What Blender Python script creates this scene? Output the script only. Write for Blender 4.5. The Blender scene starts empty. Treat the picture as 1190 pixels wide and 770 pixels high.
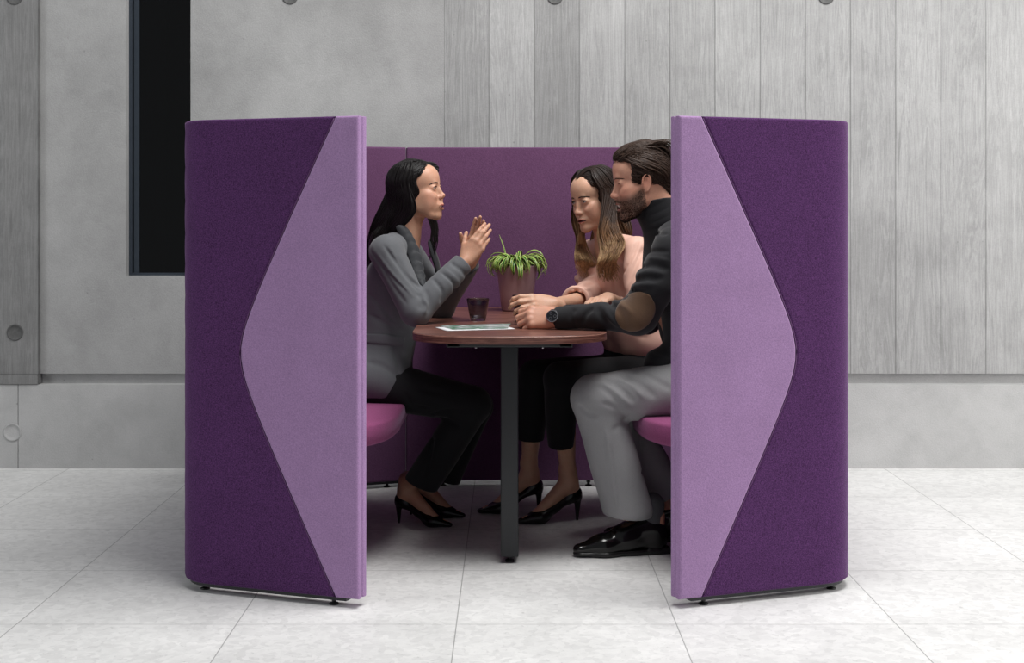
import bpy, math, random
import numpy as np
from mathutils import Vector, Matrix

# ------------------------------------------------------------------ camera, light, exposure
SC = bpy.context.scene
COL = SC.collection
F = 1684.0            # focal length in pixels of a 1190 px wide frame
CAMZ = 1.11
cam_data = bpy.data.cameras.new('camera')
cam_data.sensor_fit = 'HORIZONTAL'
cam_data.sensor_width = 36.0
cam_data.lens = F / 1190.0 * 36.0
cam_data.shift_x = 3.0 / 1190.0
cam_data.shift_y = -133.0 / 1190.0
cam = bpy.data.objects.new('camera', cam_data)
COL.objects.link(cam)
cam.location = (0, 0, CAMZ)
cam.rotation_euler = (math.pi / 2, 0, 0)
SC.camera = cam

SC.view_settings.view_transform = 'Standard'
SC.view_settings.look = 'None'
SC.view_settings.gamma = 1.0
SC.view_settings.exposure = 0.0
try:
    SC.view_settings.use_curve_mapping = False
except Exception:
    pass

world = bpy.data.worlds.new('hall_daylight')
SC.world = world
world.use_nodes = True
world.node_tree.nodes['Background'].inputs[0].default_value = (0.93, 0.96, 1.0, 1)
world.node_tree.nodes['Background'].inputs[1].default_value = 0.20


def area(name, loc, target, sx, sy, power, color=(1, 1, 1)):
    d = bpy.data.lights.new(name, 'AREA')
    d.shape = 'RECTANGLE'; d.size = sx; d.size_y = sy; d.energy = power; d.color = color
    o = bpy.data.objects.new(name, d)
    COL.objects.link(o)
    o.location = loc
    v = Vector(target) - Vector(loc)
    o.rotation_euler = v.to_track_quat('-Z', 'Y').to_euler()
    return o


area('skylight', (1.0, 3.9, 5.0), (0.4, 4.6, 0.0), 3.4, 1.9, 265, (1.0, 0.99, 0.97))
area('tall_hall_window_right', (5.4, 3.2, 2.2), (2.2, 6.0, 0.5), 2.4, 3.2, 165, (1.0, 0.98, 0.95))
area('tall_hall_window_left', (-5.2, 2.6, 2.4), (-0.4, 5.2, 0.8), 2.0, 3.0, 48, (0.96, 0.98, 1.0))


def W(px, py, d):
    """point at distance d whose place in the 1190x770 frame is px, py"""
    return np.array([(px - 592.0) * d / F, d, CAMZ - (py - 252.0) * d / F])


# ------------------------------------------------------------------ object helpers
def empty(name, loc=(0, 0, 0), label=None, cat=None, group=None, rz=0.0):
    o = bpy.data.objects.new(name, None)
    COL.objects.link(o)
    o.location = Vector(loc); o.rotation_euler = (0, 0, rz)
    o.empty_display_size = 0.1
    tag(o, label, cat, group)
    return o


def tag(o, label=None, cat=None, group=None, kind=None):
    if label: o['label'] = label
    if cat: o['category'] = cat
    if group: o['group'] = group
    if kind: o['kind'] = kind
    return o


def link_mesh(name, me, mat, parent=None, smooth=False, label=None):
    o = bpy.data.objects.new(name, me)
    COL.objects.link(o)
    if mat is not None:
        me.materials.append(mat)
    if smooth:
        me.polygons.foreach_set('use_smooth', [True] * len(me.polygons))
    if parent is not None:
        o.parent = parent
        bpy.context.view_layer.update()
        o.matrix_parent_inverse = parent.matrix_world.inverted()
    if label: o['label'] = label
    return o


def np_mesh(name, V, Q, T=None):
    """mesh from numpy quads Q and optional triangles T"""
    me = bpy.data.meshes.new(name)
    Q = np.asarray(Q, dtype=np.int32).reshape(-1, 4)
    n3 = 0 if T is None else len(T)
    loops = Q.ravel()
    starts = np.arange(len(Q), dtype=np.int32) * 4
    if n3:
        T = np.asarray(T, dtype=np.int32).reshape(-1, 3)
        starts = np.concatenate([starts, len(loops) + np.arange(n3, dtype=np.int32) * 3])
        loops = np.concatenate([loops, T.ravel()])
    me.vertices.add(len(V)); me.vertices.foreach_set('co', np.asarray(V, dtype=np.float32).ravel())
    me.loops.add(len(loops)); me.loops.foreach_set('vertex_index', loops.astype(np.int32))
    me.polygons.add(len(starts)); me.polygons.foreach_set('loop_start', starts.astype(np.int32))
    me.update(calc_edges=True)
    me.validate()
    return me


class MB:
    """collects shapes into one mesh"""
    def __init__(s):
        s.v = []; s.f = []

    def add(s, vs, fs):
        n = len(s.v)
        s.v += [tuple(v) for v in vs]
        s.f += [tuple(i + n for i in f) for f in fs]

    def box(s, x0, x1, y0, y1, z0, z1, b=0.0):
        if b <= 0:
            vs = [(x, y, z) for z in (z0, z1) for y in (y0, y1) for x in (x0, x1)]
            s.add(vs, [(0, 2, 3, 1), (4, 5, 7, 6), (0, 1, 5, 4), (2, 6, 7, 3), (0, 4, 6, 2), (1, 3, 7, 5)])
            return
        # box with rounded vertical corners and chamfered rims
        ring = []
        for cx, cy, a0 in ((x1 - b, y1 - b, 0), (x0 + b, y1 - b, 90), (x0 + b, y0 + b, 180), (x1 - b, y0 + b, 270)):
            for k in range(4):
                a = math.radians(a0 + 30 * k)
                ring.append((cx, cy, math.cos(a), math.sin(a)))
        lv = [(z0, b * .4), (z0 + b * .3, b * .88), (z0 + b, b), (z1 - b, b), (z1 - b * .3, b * .88), (z1, b * .4)]
        vs = [(cx + c * r, cy + q * r, z) for z, r in lv for cx, cy, c, q in ring]
        n = len(ring)
        fs = [tuple(range(n))[::-1], tuple(range(n * 5, n * 6))]
        for l in range(5):
            for i in range(n):
                j = (i + 1) % n
                fs.append((l * n + i, l * n + j, (l + 1) * n + j, (l + 1) * n + i))
        s.add(vs, fs)

    def lathe(s, prof, c=(0, 0, 0), n=32, axis='z'):
        vs = []
        for r, z in prof:
            for i in range(n):
                a = 2 * math.pi * i / n
                p = (r * math.cos(a), r * math.sin(a), z)
                if axis == 'y': p = (p[0], p[2], p[1])
                if axis == 'x': p = (p[2], p[0], p[1])
                vs.append((p[0] + c[0], p[1] + c[1], p[2] + c[2]))
        fs = []
        m = len(prof)
        for l in range(m - 1):
            for i in range(n):
                j = (i + 1) % n
                fs.append((l * n + i, l * n + j, (l + 1) * n + j, (l + 1) * n + i))
        if prof[0][0] > 1e-6: fs.append(tuple(range(n))[::-1])
        if prof[-1][0] > 1e-6: fs.append(tuple(range((m - 1) * n, m * n)))
        s.add(vs, fs)

    def tube(s, pts, r, n=8):
        pts = [Vector(p) for p in pts]
        rr = r if isinstance(r, (list, tuple)) else [r] * len(pts)
        up = Vector((0, 0, 1)); vs = []
        for i, p in enumerate(pts):
            t = (pts[min(i + 1, len(pts) - 1)] - pts[max(i - 1, 0)]).normalized()
            a = t.cross(up)
            if a.length < 1e-3: a = t.cross(Vector((1, 0, 0)))
            a.normalize(); b = t.cross(a).normalized()
            for k in range(n):
                w = 2 * math.pi * k / n
                vs.append(p + a * math.cos(w) * rr[i] + b * math.sin(w) * rr[i])
        fs = [tuple(range(n)), tuple(range((len(pts) - 1) * n, len(pts) * n))[::-1]]
        for l in range(len(pts) - 1):
            for i in range(n):
                j = (i + 1) % n
                fs.append((l * n + i, (l + 1) * n + i, (l + 1) * n + j, l * n + j))
        s.add(vs, fs)

    def build(s, name, mat, parent=None, smooth=False, label=None, fix=True):
        me = bpy.data.meshes.new(name)
        me.from_pydata(s.v, [], s.f)
        if fix:
            import bmesh
            bm = bmesh.new(); bm.from_mesh(me)
            bmesh.ops.recalc_face_normals(bm, faces=bm.faces)
            bm.to_mesh(me); bm.free()
        me.update()
        o = link_mesh(name, me, mat, parent, smooth, label)
        return o


def sharp(o, deg=35):
    """smooth shading with creases kept"""
    me = o.data
    me.polygons.foreach_set('use_smooth', [True] * len(me.polygons))
    try:
        me.set_sharp_from_angle(angle=math.radians(deg))
    except Exception:
        pass
    return o


# ------------------------------------------------------------------ materials
def lin(c):
    return tuple(((v / 255.0) / 12.92 if v / 255.0 <= .04045 else ((v / 255.0 + .055) / 1.055) ** 2.4) for v in c)


class NM:
    def __init__(s, name):
        s.m = bpy.data.materials.new(name); s.m.use_nodes = True
        s.t = s.m.node_tree; s.n = s.t.nodes; s.l = s.t.links
        s.b = s.n['Principled BSDF']; s.out = s.n['Material Output']

    def node(s, kind, **kw):
        n = s.n.new(kind)
        for k, v in kw.items():
            if k.startswith('i_'):
                key = k[2:]
                key = int(key) if key.isdigit() else key.replace('_', ' ')
                n.inputs[key].default_value = v
            else:
                setattr(n, k, v)
        return n

    def link(s, a, b): s.l.new(a, b)

    def coord(s, kind='Object', scale=(1, 1, 1), loc=(0, 0, 0)):
        tc = s.node('ShaderNodeTexCoord'); mp = s.node('ShaderNodeMapping')
        mp.inputs['Scale'].default_value = scale; mp.inputs['Location'].default_value = loc
        s.link(tc.outputs[kind], mp.inputs['Vector'])
        return mp.outputs['Vector']

    def noise(s, vec, scale, detail=4, rough=.55, dist=0.0):
        n = s.node('ShaderNodeTexNoise')
        n.inputs['Scale'].default_value = scale; n.inputs['Detail'].default_value = detail
        n.inputs['Roughness'].default_value = rough; n.inputs['Distortion'].default_value = dist
        if vec is not None: s.link(vec, n.inputs['Vector'])
        return n.outputs['Fac']

    def ramp(s, fac, stops):
        r = s.node('ShaderNodeValToRGB')
        e = r.color_ramp.elements
        while len(e) < len(stops): e.new(.5)
        for i, (p, c) in enumerate(stops):
            e[i].position = p
            e[i].color = (c if isinstance(c, tuple) else (c, c, c)) + (1,) if not (isinstance(c, tuple) and len(c) == 4) else c
        s.link(fac, r.inputs[0])
        return r.outputs[0]

    def mix(s, a, b, fac, mode='MIX'):
        m = s.node('ShaderNodeMix', data_type='RGBA', blend_type=mode)
        for sock, v in ((m.inputs[6], a), (m.inputs[7], b), (m.inputs[0], fac)):
            if hasattr(v, 'links') or hasattr(v, 'is_linked'): s.link(v, sock)
            elif isinstance(v, (int, float)): sock.default_value = v
            else: sock.default_value = tuple(v) + (1,)
        return m.outputs[2]

    def math(s, op, a, b=None, c=None):
        m = s.node('ShaderNodeMath', operation=op)
        for i, v in enumerate((a, b, c)):
            if v is None: continue
            if hasattr(v, 'is_linked'): s.link(v, m.inputs[i])
            else: m.inputs[i].default_value = v
        return m.outputs[0]

    def bump(s, h, strength=.3, dist=.002, prev=None):
        b = s.node('ShaderNodeBump'); b.inputs['Strength'].default_value = strength
        b.inputs['Distance'].default_value = dist
        s.link(h, b.inputs['Height'])
        if prev is not None: s.link(prev, b.inputs['Normal'])
        return b.outputs['Normal']

    def finish(s, color=None, rough=None, normal=None, metal=0.0, **kw):
        for sock, v in (('Base Color', color), ('Roughness', rough), ('Metallic', metal), ('Normal', normal)):
            if v is None: continue
            if hasattr(v, 'is_linked'): s.link(v, s.b.inputs[sock])
            elif isinstance(v, (int, float)): s.b.inputs[sock].default_value = v
            else: s.b.inputs[sock].default_value = tuple(v) + (1,)
        for k, v in kw.items():
            s.b.inputs[k.replace('_', ' ')].default_value = v
        return s.m


def plain(name, rgb, rough=.5, metal=0.0, var=.08, scale=40, bump=0.0, **kw):
    m = NM(name); v = m.coord()
    f = m.noise(v, scale)
    c = lin(rgb)
    col = m.ramp(f, [(.3, tuple(x * (1 - var) for x in c)), (.7, tuple(min(1, x * (1 + var)) for x in c))])
    nrm = m.bump(f, bump, .002) if bump else None
    return m.finish(col, rough, nrm, metal, **kw)


def felt(name, rgb, var=.16, sheen=.25, tint=(.75, .6, .85)):
    """woven wool felt: fine speckle and fibre bump"""
    m = NM(name); v = m.coord()
    f = m.noise(v, 330, 2, .6); g = m.noise(v, 9, 3, .6); h = m.noise(v, 150, 2, .6)
    c = lin(rgb)
    a = m.ramp(f, [(.28, tuple(x * (1 - var * 1.4) for x in c)), (.72, tuple(min(1, x * (1 + var * 1.4)) for x in c))])
    b = m.ramp(h, [(.3, .86), (.7, 1.0)])
    col = m.mix(a, b, .6, 'MULTIPLY')
    g2 = m.ramp(g, [(.3, .93), (.7, 1.02)])
    col = m.mix(col, g2, 1.0, 'MULTIPLY')
    hh = m.math('ADD', f, h)
    return m.finish(col, .95, m.bump(hh, .35, .0015), 0, Sheen_Weight=sheen, Sheen_Roughness=.35, Specular_IOR_Level=.12, Sheen_Tint=tuple(tint) + (1,))


M = {}
M['felt_dark'] = felt('dark_purple_felt', (82, 49, 93), .40, .36, (.62, .42, .70))
M['felt_mauve'] = felt('mauve_felt', (162, 130, 172), .13, .25)
M['felt_inner'] = felt('plum_felt', (104, 70, 102), .14, .2)
M['felt_seat'] = felt('magenta_felt', (150, 80, 122), .1, .25)
M['black_steel'] = plain('black_powder_coated_steel', (30, 32, 36), .42, .0, .1, 200, .08)
M['black_plastic'] = plain('black_plastic', (16, 16, 17), .4)
M['chrome'] = plain('brushed_steel', (190, 190, 192), .25, 1.0)
M['piping'] = plain('purple_seam_thread', (110, 72, 118), .8)


def concrete(name, base, mottled=.12, pits=True, boards=False, x0=0.0, bw=.2):
    m = NM(name); v = m.coord()
    c = lin(base)
    big = m.noise(v, 1.3, 5, .6, .3); mid = m.noise(v, 7, 5, .65, .2); fine = m.noise(v, 160, 3, .7)
    col = m.ramp(big, [(.32, tuple(x * (1 - mottled) for x in c)), (.68, tuple(min(1, x * (1 + mottled)) for x in c))])
    col = m.mix(col, m.ramp(mid, [(.3, .80), (.55, 1.0), (.8, 1.06)]), .55, 'MULTIPLY')
    col = m.mix(col, m.ramp(fine, [(.3, .84), (.7, 1.08)]), .5, 'MULTIPLY')
    height = fine
    if boards:
        sep = m.node('ShaderNodeSeparateXYZ'); tc = m.coord()
        m.link(tc, sep.inputs[0])
        u = m.math('DIVIDE', m.math('SUBTRACT', sep.outputs[0], x0), bw)
        idx = m.math('FLOOR', u); fr = m.math('FRACT', u)
        wn = m.node('ShaderNodeTexWhiteNoise', noise_dimensions='1D')
        m.link(m.math('ADD', idx, 17.3), wn.inputs['W'])
        tint = m.ramp(wn.outputs['Value'], [(0.0, .83), (1.0, 1.08)])
        col = m.mix(col, tint, 1.0, 'MULTIPLY')
        # grain, drawn out along each board and shifted board by board
        comb = m.node('ShaderNodeCombineXYZ')
        m.link(m.math('MULTIPLY', sep.outputs[0], 15.0), comb.inputs[0])
        m.link(m.math('MULTIPLY', idx, 3.7), comb.inputs[1])
        m.link(m.math('MULTIPLY', sep.outputs[2], .9), comb.inputs[2])
        g1 = m.noise(comb.outputs[0], 1.0, 6, .62, 2.2)
        comb2 = m.node('ShaderNodeCombineXYZ')
        m.link(m.math('MULTIPLY', sep.outputs[0], 90.0), comb2.inputs[0])
        m.link(m.math('MULTIPLY', idx, 5.1), comb2.inputs[1])
        m.link(m.math('MULTIPLY', sep.outputs[2], 3.0), comb2.inputs[2])
        g2 = m.noise(comb2.outputs[0], 1.0, 4, .6, .6)
        gr = m.ramp(g1, [(.28, .62), (.42, 1.0), (.47, .80), (.53, 1.04), (.58, .76), (.66, 1.02), (.75, .88)])
        col = m.mix(col, gr, .75, 'MULTIPLY')
        col = m.mix(col, m.ramp(g2, [(.3, .80), (.7, 1.08)]), .6, 'MULTIPLY')
        edge = m.math('MINIMUM', fr, m.math('SUBTRACT', 1.0, fr))
        line = m.ramp(edge, [(0.0, .42), (.010, .55), (.020, 1.0)])
        col = m.mix(col, line, m.ramp(m.noise(None, 3.0), [(.3, .4), (.7, 1.0)]), 'MULTIPLY')
        height = m.math('ADD', m.math('MULTIPLY', g1, 1.4), m.math('ADD', g2, edge))
    if pits:
        vo = m.node('ShaderNodeTexVoronoi'); vo.inputs['Scale'].default_value = 16
        m.link(v, vo.inputs['Vector'])
        wn2 = m.node('ShaderNodeTexWhiteNoise', noise_dimensions='3D'); m.link(vo.outputs['Position'], wn2.inputs['Vector'])
        sel = m.ramp(wn2.outputs['Value'], [(.80, 0.0), (.82, 1.0)])
        dot = m.ramp(vo.outputs['Distance'], [(.05, 1.0), (.085, 0.0)])
        col = m.mix(col, (.22, .22, .22), m.math('MULTIPLY', m.math('MULTIPLY', sel, dot), .6))
    return m.finish(col, .85, m.bump(height, .35, .004), 0, Specular_IOR_Level=.25)


M['concrete'] = concrete('smooth_concrete', (166, 166, 166), .15)
M['concrete_board'] = concrete('board_marked_concrete', (176, 176, 176), .10, True, True, (516 - 592) * 6.433 / F, .2005)
M['concrete_strip'] = concrete('board_marked_dark_concrete', (134, 134, 134), .08, True, True, -2.62, .27)
M['concrete_plinth'] = concrete('plinth_concrete', (184, 184, 184), .12)
M['hole'] = plain('dark_mortar', (92, 92, 92), .9, 0, .2, 60)


def tiles():
    m = NM('pale_stone_tile'); v = m.coord()
    sep = m.node('ShaderNodeSeparateXYZ'); m.link(v, sep.inputs[0])
    u = m.math('DIVIDE', m.math('ADD', sep.outputs[0], .1447), .6)
    w = m.math('DIVIDE', m.math('SUBTRACT', sep.outputs[1], 3.952), .6)
    def edge(q):
        f = m.math('FRACT', q)
        return m.math('MINIMUM', f, m.math('SUBTRACT', 1.0, f))
    e = m.math('MINIMUM', edge(u), edge(w))
    comb = m.node('ShaderNodeCombineXYZ')
    m.link(m.math('FLOOR', u), comb.inputs[0]); m.link(m.math('FLOOR', w), comb.inputs[1])
    wn = m.node('ShaderNodeTexWhiteNoise', noise_dimensions='3D'); m.link(comb.outputs[0], wn.inputs['Vector'])
    c = lin((230, 230, 229))
    big = m.noise(v, 3.0, 4, .6, .5)
    col = m.ramp(big, [(.3, tuple(x * .90 for x in c)), (.7, tuple(min(1, x * 1.03) for x in c))])
    # pale stone chips: patches drawn out sideways
    v2 = m.coord(scale=(1, 1, 1))
    vo = m.node('ShaderNodeTexVoronoi'); vo.inputs['Scale'].default_value = 44
    wv = m.node('ShaderNodeVectorMath', operation='ADD')
    nn = m.node('ShaderNodeTexNoise'); nn.inputs['Scale'].default_value = 14; nn.inputs['Detail'].default_value = 3
    m.link(v2, nn.inputs['Vector'])
    sc = m.node('ShaderNodeVectorMath', operation='SCALE'); sc.inputs['Scale'].default_value = .08
    m.link(nn.outputs['Color'], sc.inputs[0]); m.link(v2, wv.inputs[0]); m.link(sc.outputs[0], wv.inputs[1])
    m.link(wv.outputs[0], vo.inputs['Vector'])
    wn3 = m.node('ShaderNodeTexWhiteNoise', noise_dimensions='3D'); m.link(vo.outputs['Position'], wn3.inputs['Vector'])
    col = m.mix(col, m.ramp(wn3.outputs['Value'], [(0, .82), (.5, .97), (1, 1.06)]), .6, 'MULTIPLY')
    fine = m.noise(v, 55, 5, .7, .6)
    col = m.mix(col, m.ramp(fine, [(.30, .58), (.40, .95), (.7, 1.04)]), .6, 'MULTIPLY')
    col = m.mix(col, m.ramp(wn.outputs['Value'], [(0, .95), (1, 1.0)]), 1.0, 'MULTIPLY')
    j = m.ramp(e, [(0.0, 1.0), (.0020, 1.0), (.0034, 0.0)])
    col = m.mix(col, lin((120, 120, 120)), m.math('MULTIPLY', j, .85))
    rough = m.ramp(big, [(.3, .42), (.7, .55)])
    inv = m.math('SUBTRACT', 1.0, j)
    return m.finish(col, rough, m.bump(inv, .3, .002), 0, Specular_IOR_Level=.35)


M['tiles'] = tiles()


def walnut(name, edge=False):
    m = NM(name)
    v = m.coord(scale=(1.2, 9.0, 9.0) if not edge else (1.5, 1.5, 60))
    d = m.noise(v, 2.2, 5, .6, 1.6)
    g = m.noise(m.coord(scale=(6, 120, 120) if not edge else (6, 6, 260)), 1.5, 4, .7, .3)
    col = m.ramp(d, [(.25, lin((74, 44, 38))), (.40, lin((138, 92, 80))), (.5, lin((88, 54, 47))), (.62, lin((156, 108, 94))), (.78, lin((98, 62, 54)))])
    col = m.mix(col, m.ramp(g, [(.3, .62), (.7, 1.12)]), .7, 'MULTIPLY')
    return m.finish(col, .30, m.bump(g, .10, .001), 0, Specular_IOR_Level=.5)


M['walnut'] = walnut('walnut_laminate')
M['walnut_edge'] = walnut('walnut_edge_band', True)
M['edge_line'] = plain('pale_laminate_line', (172, 128, 112), .5)


def glassy(name, rgb, rough=.03, ior=1.45, trans=1.0, alpha=1.0):
    m = NM(name)
    f = m.noise(m.coord(), 30)
    c = lin(rgb)
    col = m.ramp(f, [(.3, tuple(x * .97 for x in c)), (.7, c)])
    m.finish(col, rough, None, 0, IOR=ior)
    m.b.inputs['Transmission Weight'].default_value = trans
    return m.m


M['smoke_glass'] = glassy('smoked_drinking_glass', (170, 170, 178), .04, 1.45)
M['pane'] = glassy('dark_window_glass', (60, 66, 72), .02, 1.45)
# ------------------------------------------------------------------ the setting
def structure(mb, name, mat, parent=None, smooth=False):
    o = mb.build(name, mat, parent, smooth)
    o['kind'] = 'structure'
    return o


b = MB(); b.box(-7, 7, -3, 6.40, -.08, 0); structure(b, 'floor', M['tiles'])

YF = 6.433                                     # face of the smooth and board-marked concrete
xw0, xw1 = (146.5 - 592) * YF / F, (221.5 - 592) * YF / F
zw = CAMZ - (320.5 - 252) * YF / F
xj = (516 - 592) * YF / F
xs = (44.5 - 592) * 6.402 / F
zb = .415
b = MB()
b.box(xs - .05, xw0, YF, 7.2, zb, 3.4)
b.box(xw0, xw1, YF, 7.2, zb, zw)
b.box(xw1, xj, YF, 7.2, zb, 3.4)
wall = structure(b, 'wall_back', M['concrete'])
b = MB(); b.box(xj, 7, YF, 7.2, zb, 3.4)
board_wall = structure(b, 'wall_back', M['concrete_board'])
b = MB(); b.box(-7, xs, 6.402, 7.2, zb, 3.4)
strip_wall = structure(b, 'wall_back', M['concrete_strip'])
# shadow gap behind the plinth and the plinth itself, cast in lengths
b = MB(); b.box(-7, 7, 6.458, 7.2, 0, zb); structure(b, 'trim_1', M['concrete_plinth'])
b = MB(); b.box(-7, xs - .0, 6.395, 6.458, .372, zb - .002); structure(b, 'trim_2', M['concrete_strip'])
xq = [-7, (21 - 592) * 6.4 / F, 7]
for i in range(2):
    b = MB(); b.box(xq[i] + .0015, xq[i + 1] - .0015, 6.40, 6.458, 0, .37)
    plinth = structure(b, 'baseboard_back', M['concrete_plinth'])
    if i == 0: plinth0 = plinth


def tie_hole(px, py, yf, r, parent, depth=.006, mat='hole'):
    p = W(px, py, yf)
    m = MB()
    m.lathe([(r * 1.18, 0.0), (r * 1.18, -.0025), (r * 1.0, -.0035), (r * .96, -.001), (r * .5, -.0005), (0, -.0005)], (p[0], p[1], p[2]), 28, 'y')
    o = m.build('tie_hole', M[mat], parent, True)
    o['kind'] = 'structure'


for px in (337, 645, 960):
    tie_hole(px, -4, YF, .030, board_wall if px > 520 else wall)
for px, py in ((17, -4), (17.5, 386)):
    tie_hole(px, py, 6.402, .031, strip_wall)
tie_hole(14.5, 502, 6.3995, .034, plinth0, mat='concrete_plinth')
# window: reveal is the wall itself; frame, pane and a dim room behind
wf = MB()
gy = YF + .060
wf.box(xw0, xw0 + .014, gy - .012, gy + .03, zw, 3.3)
wf.box(xw0 + .018, xw0 + .042, gy + .006, gy + .05, zw, 3.3)
wf.box(xw0, xw1, gy - .01, gy + .03, zw, zw + .012)
wf.box(xw1 - .01, xw1, gy - .012, gy + .03, zw, 3.3)
M['win_frame'] = plain('anodised_window_frame', (72, 80, 90), .35, .6)
fr = structure(wf, 'window_1', M['win_frame'])
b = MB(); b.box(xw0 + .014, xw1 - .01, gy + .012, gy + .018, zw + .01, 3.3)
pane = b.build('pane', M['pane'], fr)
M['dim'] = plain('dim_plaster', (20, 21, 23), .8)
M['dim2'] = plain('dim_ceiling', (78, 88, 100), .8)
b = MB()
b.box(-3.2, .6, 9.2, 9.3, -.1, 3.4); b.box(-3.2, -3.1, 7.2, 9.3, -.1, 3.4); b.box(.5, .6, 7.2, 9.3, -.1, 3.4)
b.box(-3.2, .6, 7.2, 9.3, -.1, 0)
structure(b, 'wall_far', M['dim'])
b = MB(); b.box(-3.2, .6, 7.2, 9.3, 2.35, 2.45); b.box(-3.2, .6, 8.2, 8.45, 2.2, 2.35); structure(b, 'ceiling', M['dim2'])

# ------------------------------------------------------------------ the booth
XC = .0265
TH = .058
Z0, Z1 = .027, 1.397
booth = empty('meeting_booth', (XC, 5.06, 0), 'purple felt meeting booth with two curved side shells, back panel and inner benches', 'booth')


def plan_path(side):
    """outer line of one side shell, from the front inner end round to the rear inner end"""
    k = .38
    pts = [(.455, 4.10)]
    R = .14
    cx, cy = 1.0, 4.10 + k * (1.0 - .455)
    u = np.array([1, k]) / math.hypot(1, k); w = np.array([0, 1.0])
    ang = math.acos(float(u @ w)); tl = R * math.tan(ang / 2)
    A = np.array([cx, cy]) - u * tl; B = np.array([cx, cy]) + w * tl
    n1 = np.array([-u[1], u[0]]); C = A + n1 * R
    for t in np.linspace(0, 1, 12)[1:]: pts.append(tuple(np.array(pts[0]) * (1 - t) + A * t))
    a0 = math.atan2(A[1] - C[1], A[0] - C[0]); a1 = math.atan2(B[1] - C[1], B[0] - C[0])
    for t in np.linspace(0, 1, 12)[1:]:
        a = a0 + (a1 - a0) * t
        pts.append((C[0] + R * math.cos(a), C[1] + R * math.sin(a)))
    pts.append((1.0, 5.06))
    rear = [(x, 10.12 - y) for x, y in pts[:-1]][::-1]
    pts += rear
    if side < 0: pts = [(.455 + (x - .455) * 1.018, y) for x, y in pts]
    return np.array([(XC + side * x, y) for x, y in pts])


def shell_sheet(side, off0, off1, s0, s1, inset=.0, ns=60, nz=40, r=.007, flat_end=(True, True)):
    """a padded sheet between offsets off0 (outer) and off1 (inner) from the plan line; s0(z), s1(z) bound it along the line"""
    P = plan_path(side)
    seg = np.linalg.norm(np.diff(P, axis=0), axis=1)
    S = np.concatenate([[0], np.cumsum(seg)])
    Tn = np.gradient(P, S, axis=0); Tn /= np.linalg.norm(Tn, axis=1)[:, None]
    N = np.stack([-Tn[:, 1], Tn[:, 0]], 1) * side          # points inward
    if (N[len(N) // 2] @ np.array([-side, 0])) < 0: N = -N
    L = S[-1]
    def at(s, off):
        s = np.clip(s, 0, L)
        x = np.interp(s, S, P[:, 0]); y = np.interp(s, S, P[:, 1])
        nx = np.interp(s, S, N[:, 0]); ny = np.interp(s, S, N[:, 1])
        q = np.hypot(nx, ny); return x + nx / q * off, y + ny / q * off
    # rounded cross profile: parameter ring (offset, dz, ds)
    z = np.concatenate([[Z0], Z0 + r * (1 - np.cos(np.linspace(.35, np.pi / 2, 4))) * 1.0 + 0, np.linspace(Z0 + r * 1.6, Z1 - r * 1.6, nz), Z1 - r * (1 - np.cos(np.linspace(np.pi / 2, .35, 4))), [Z1]])
    z = np.sort(z)
    V = []; 
    def depth(dd):                                        # how far the face falls back near a rim
        t = np.clip(dd / r, 0, 1)
        return r * (1 - np.sqrt(np.maximum(0, 1 - (1 - t) ** 2)))
    rows = []
    tt = np.concatenate([[0, .002, .004, .007], np.linspace(.012, .988, ns), [.993, .996, .998, 1]])
    grids = []
    for face in (0, 1):
        G = np.zeros((len(z), len(tt), 3))
        for i, zz in enumerate(z):
            a, bb = s0(zz), s1(zz)
            rr_ = r * 1.4; ss = a + rr_ + (bb - a - 2 * rr_) * (tt - .012) / .976
            # rim spacing in metres at both ends
            m = np.array([0, r * .12, r * .4, r])
            ss[:4] = a + m; ss[-4:] = bb - m[::-1]
            dd = np.minimum(np.minimum(ss - a, bb - ss), min(zz - Z0, Z1 - zz))
            dep = depth(dd)
            off = (off0 + dep) if face == 0 else (off1 - dep)
            lim = (off0 + off1) / 2
            off = np.minimum(off, lim) if face == 0 else np.maximum(off, lim)
            x, y = at(ss, off)
            G[i, :, 0] = x; G[i, :, 1] = y; G[i, :, 2] = zz
        grids.append(G)
    nzz, nt = len(z), len(tt)
    V = np.concatenate([g.reshape(-1, 3) for g in grids])
    idx = np.arange(nzz * nt).reshape(nzz, nt)
    Q = []
    a = idx[:-1, :-1].ravel(); b_ = idx[:-1, 1:].ravel(); c = idx[1:, 1:].ravel(); d = idx[1:, :-1].ravel()
    Q.append(np.stack([a, b_, c, d], 1)); Q.append(np.stack([a, d, c, b_], 1) + nzz * nt)
    n = nzz * nt
    for e in (idx[0, :], idx[-1, ::-1]):
        Q.append(np.stack([e[1:], e[:-1], e[:-1] + n, e[1:] + n], 1))
    for e in (idx[::-1, 0], idx[:, -1]):
        Q.append(np.stack([e[1:], e[:-1], e[:-1] + n, e[1:] + n], 1))
    Q = np.concatenate(Q)
    if side < 0: Q = Q[:, ::-1]
    return V, Q


_P = plan_path(1); SL = float(np.linalg.norm(np.diff(_P, axis=0), axis=1).sum())
zm, hh = (Z0 + Z1) / 2, (Z1 - Z0) / 2
sb = lambda z: .43 - .354 * math.sqrt(((z - zm) / hh) ** 2 + .13 ** 2)


def foot(x, y, parent):
    m = MB()
    m.lathe([(.014, 0), (.015, .002), (.013, .005), (.006, .007), (.006, .015), (.009, .016), (.009, .021), (.006, .022), (.006, Z0 + .004)], (x, y, 0), 16)
    return m.build('levelling_foot', M['black_plastic'], parent, True)


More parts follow.
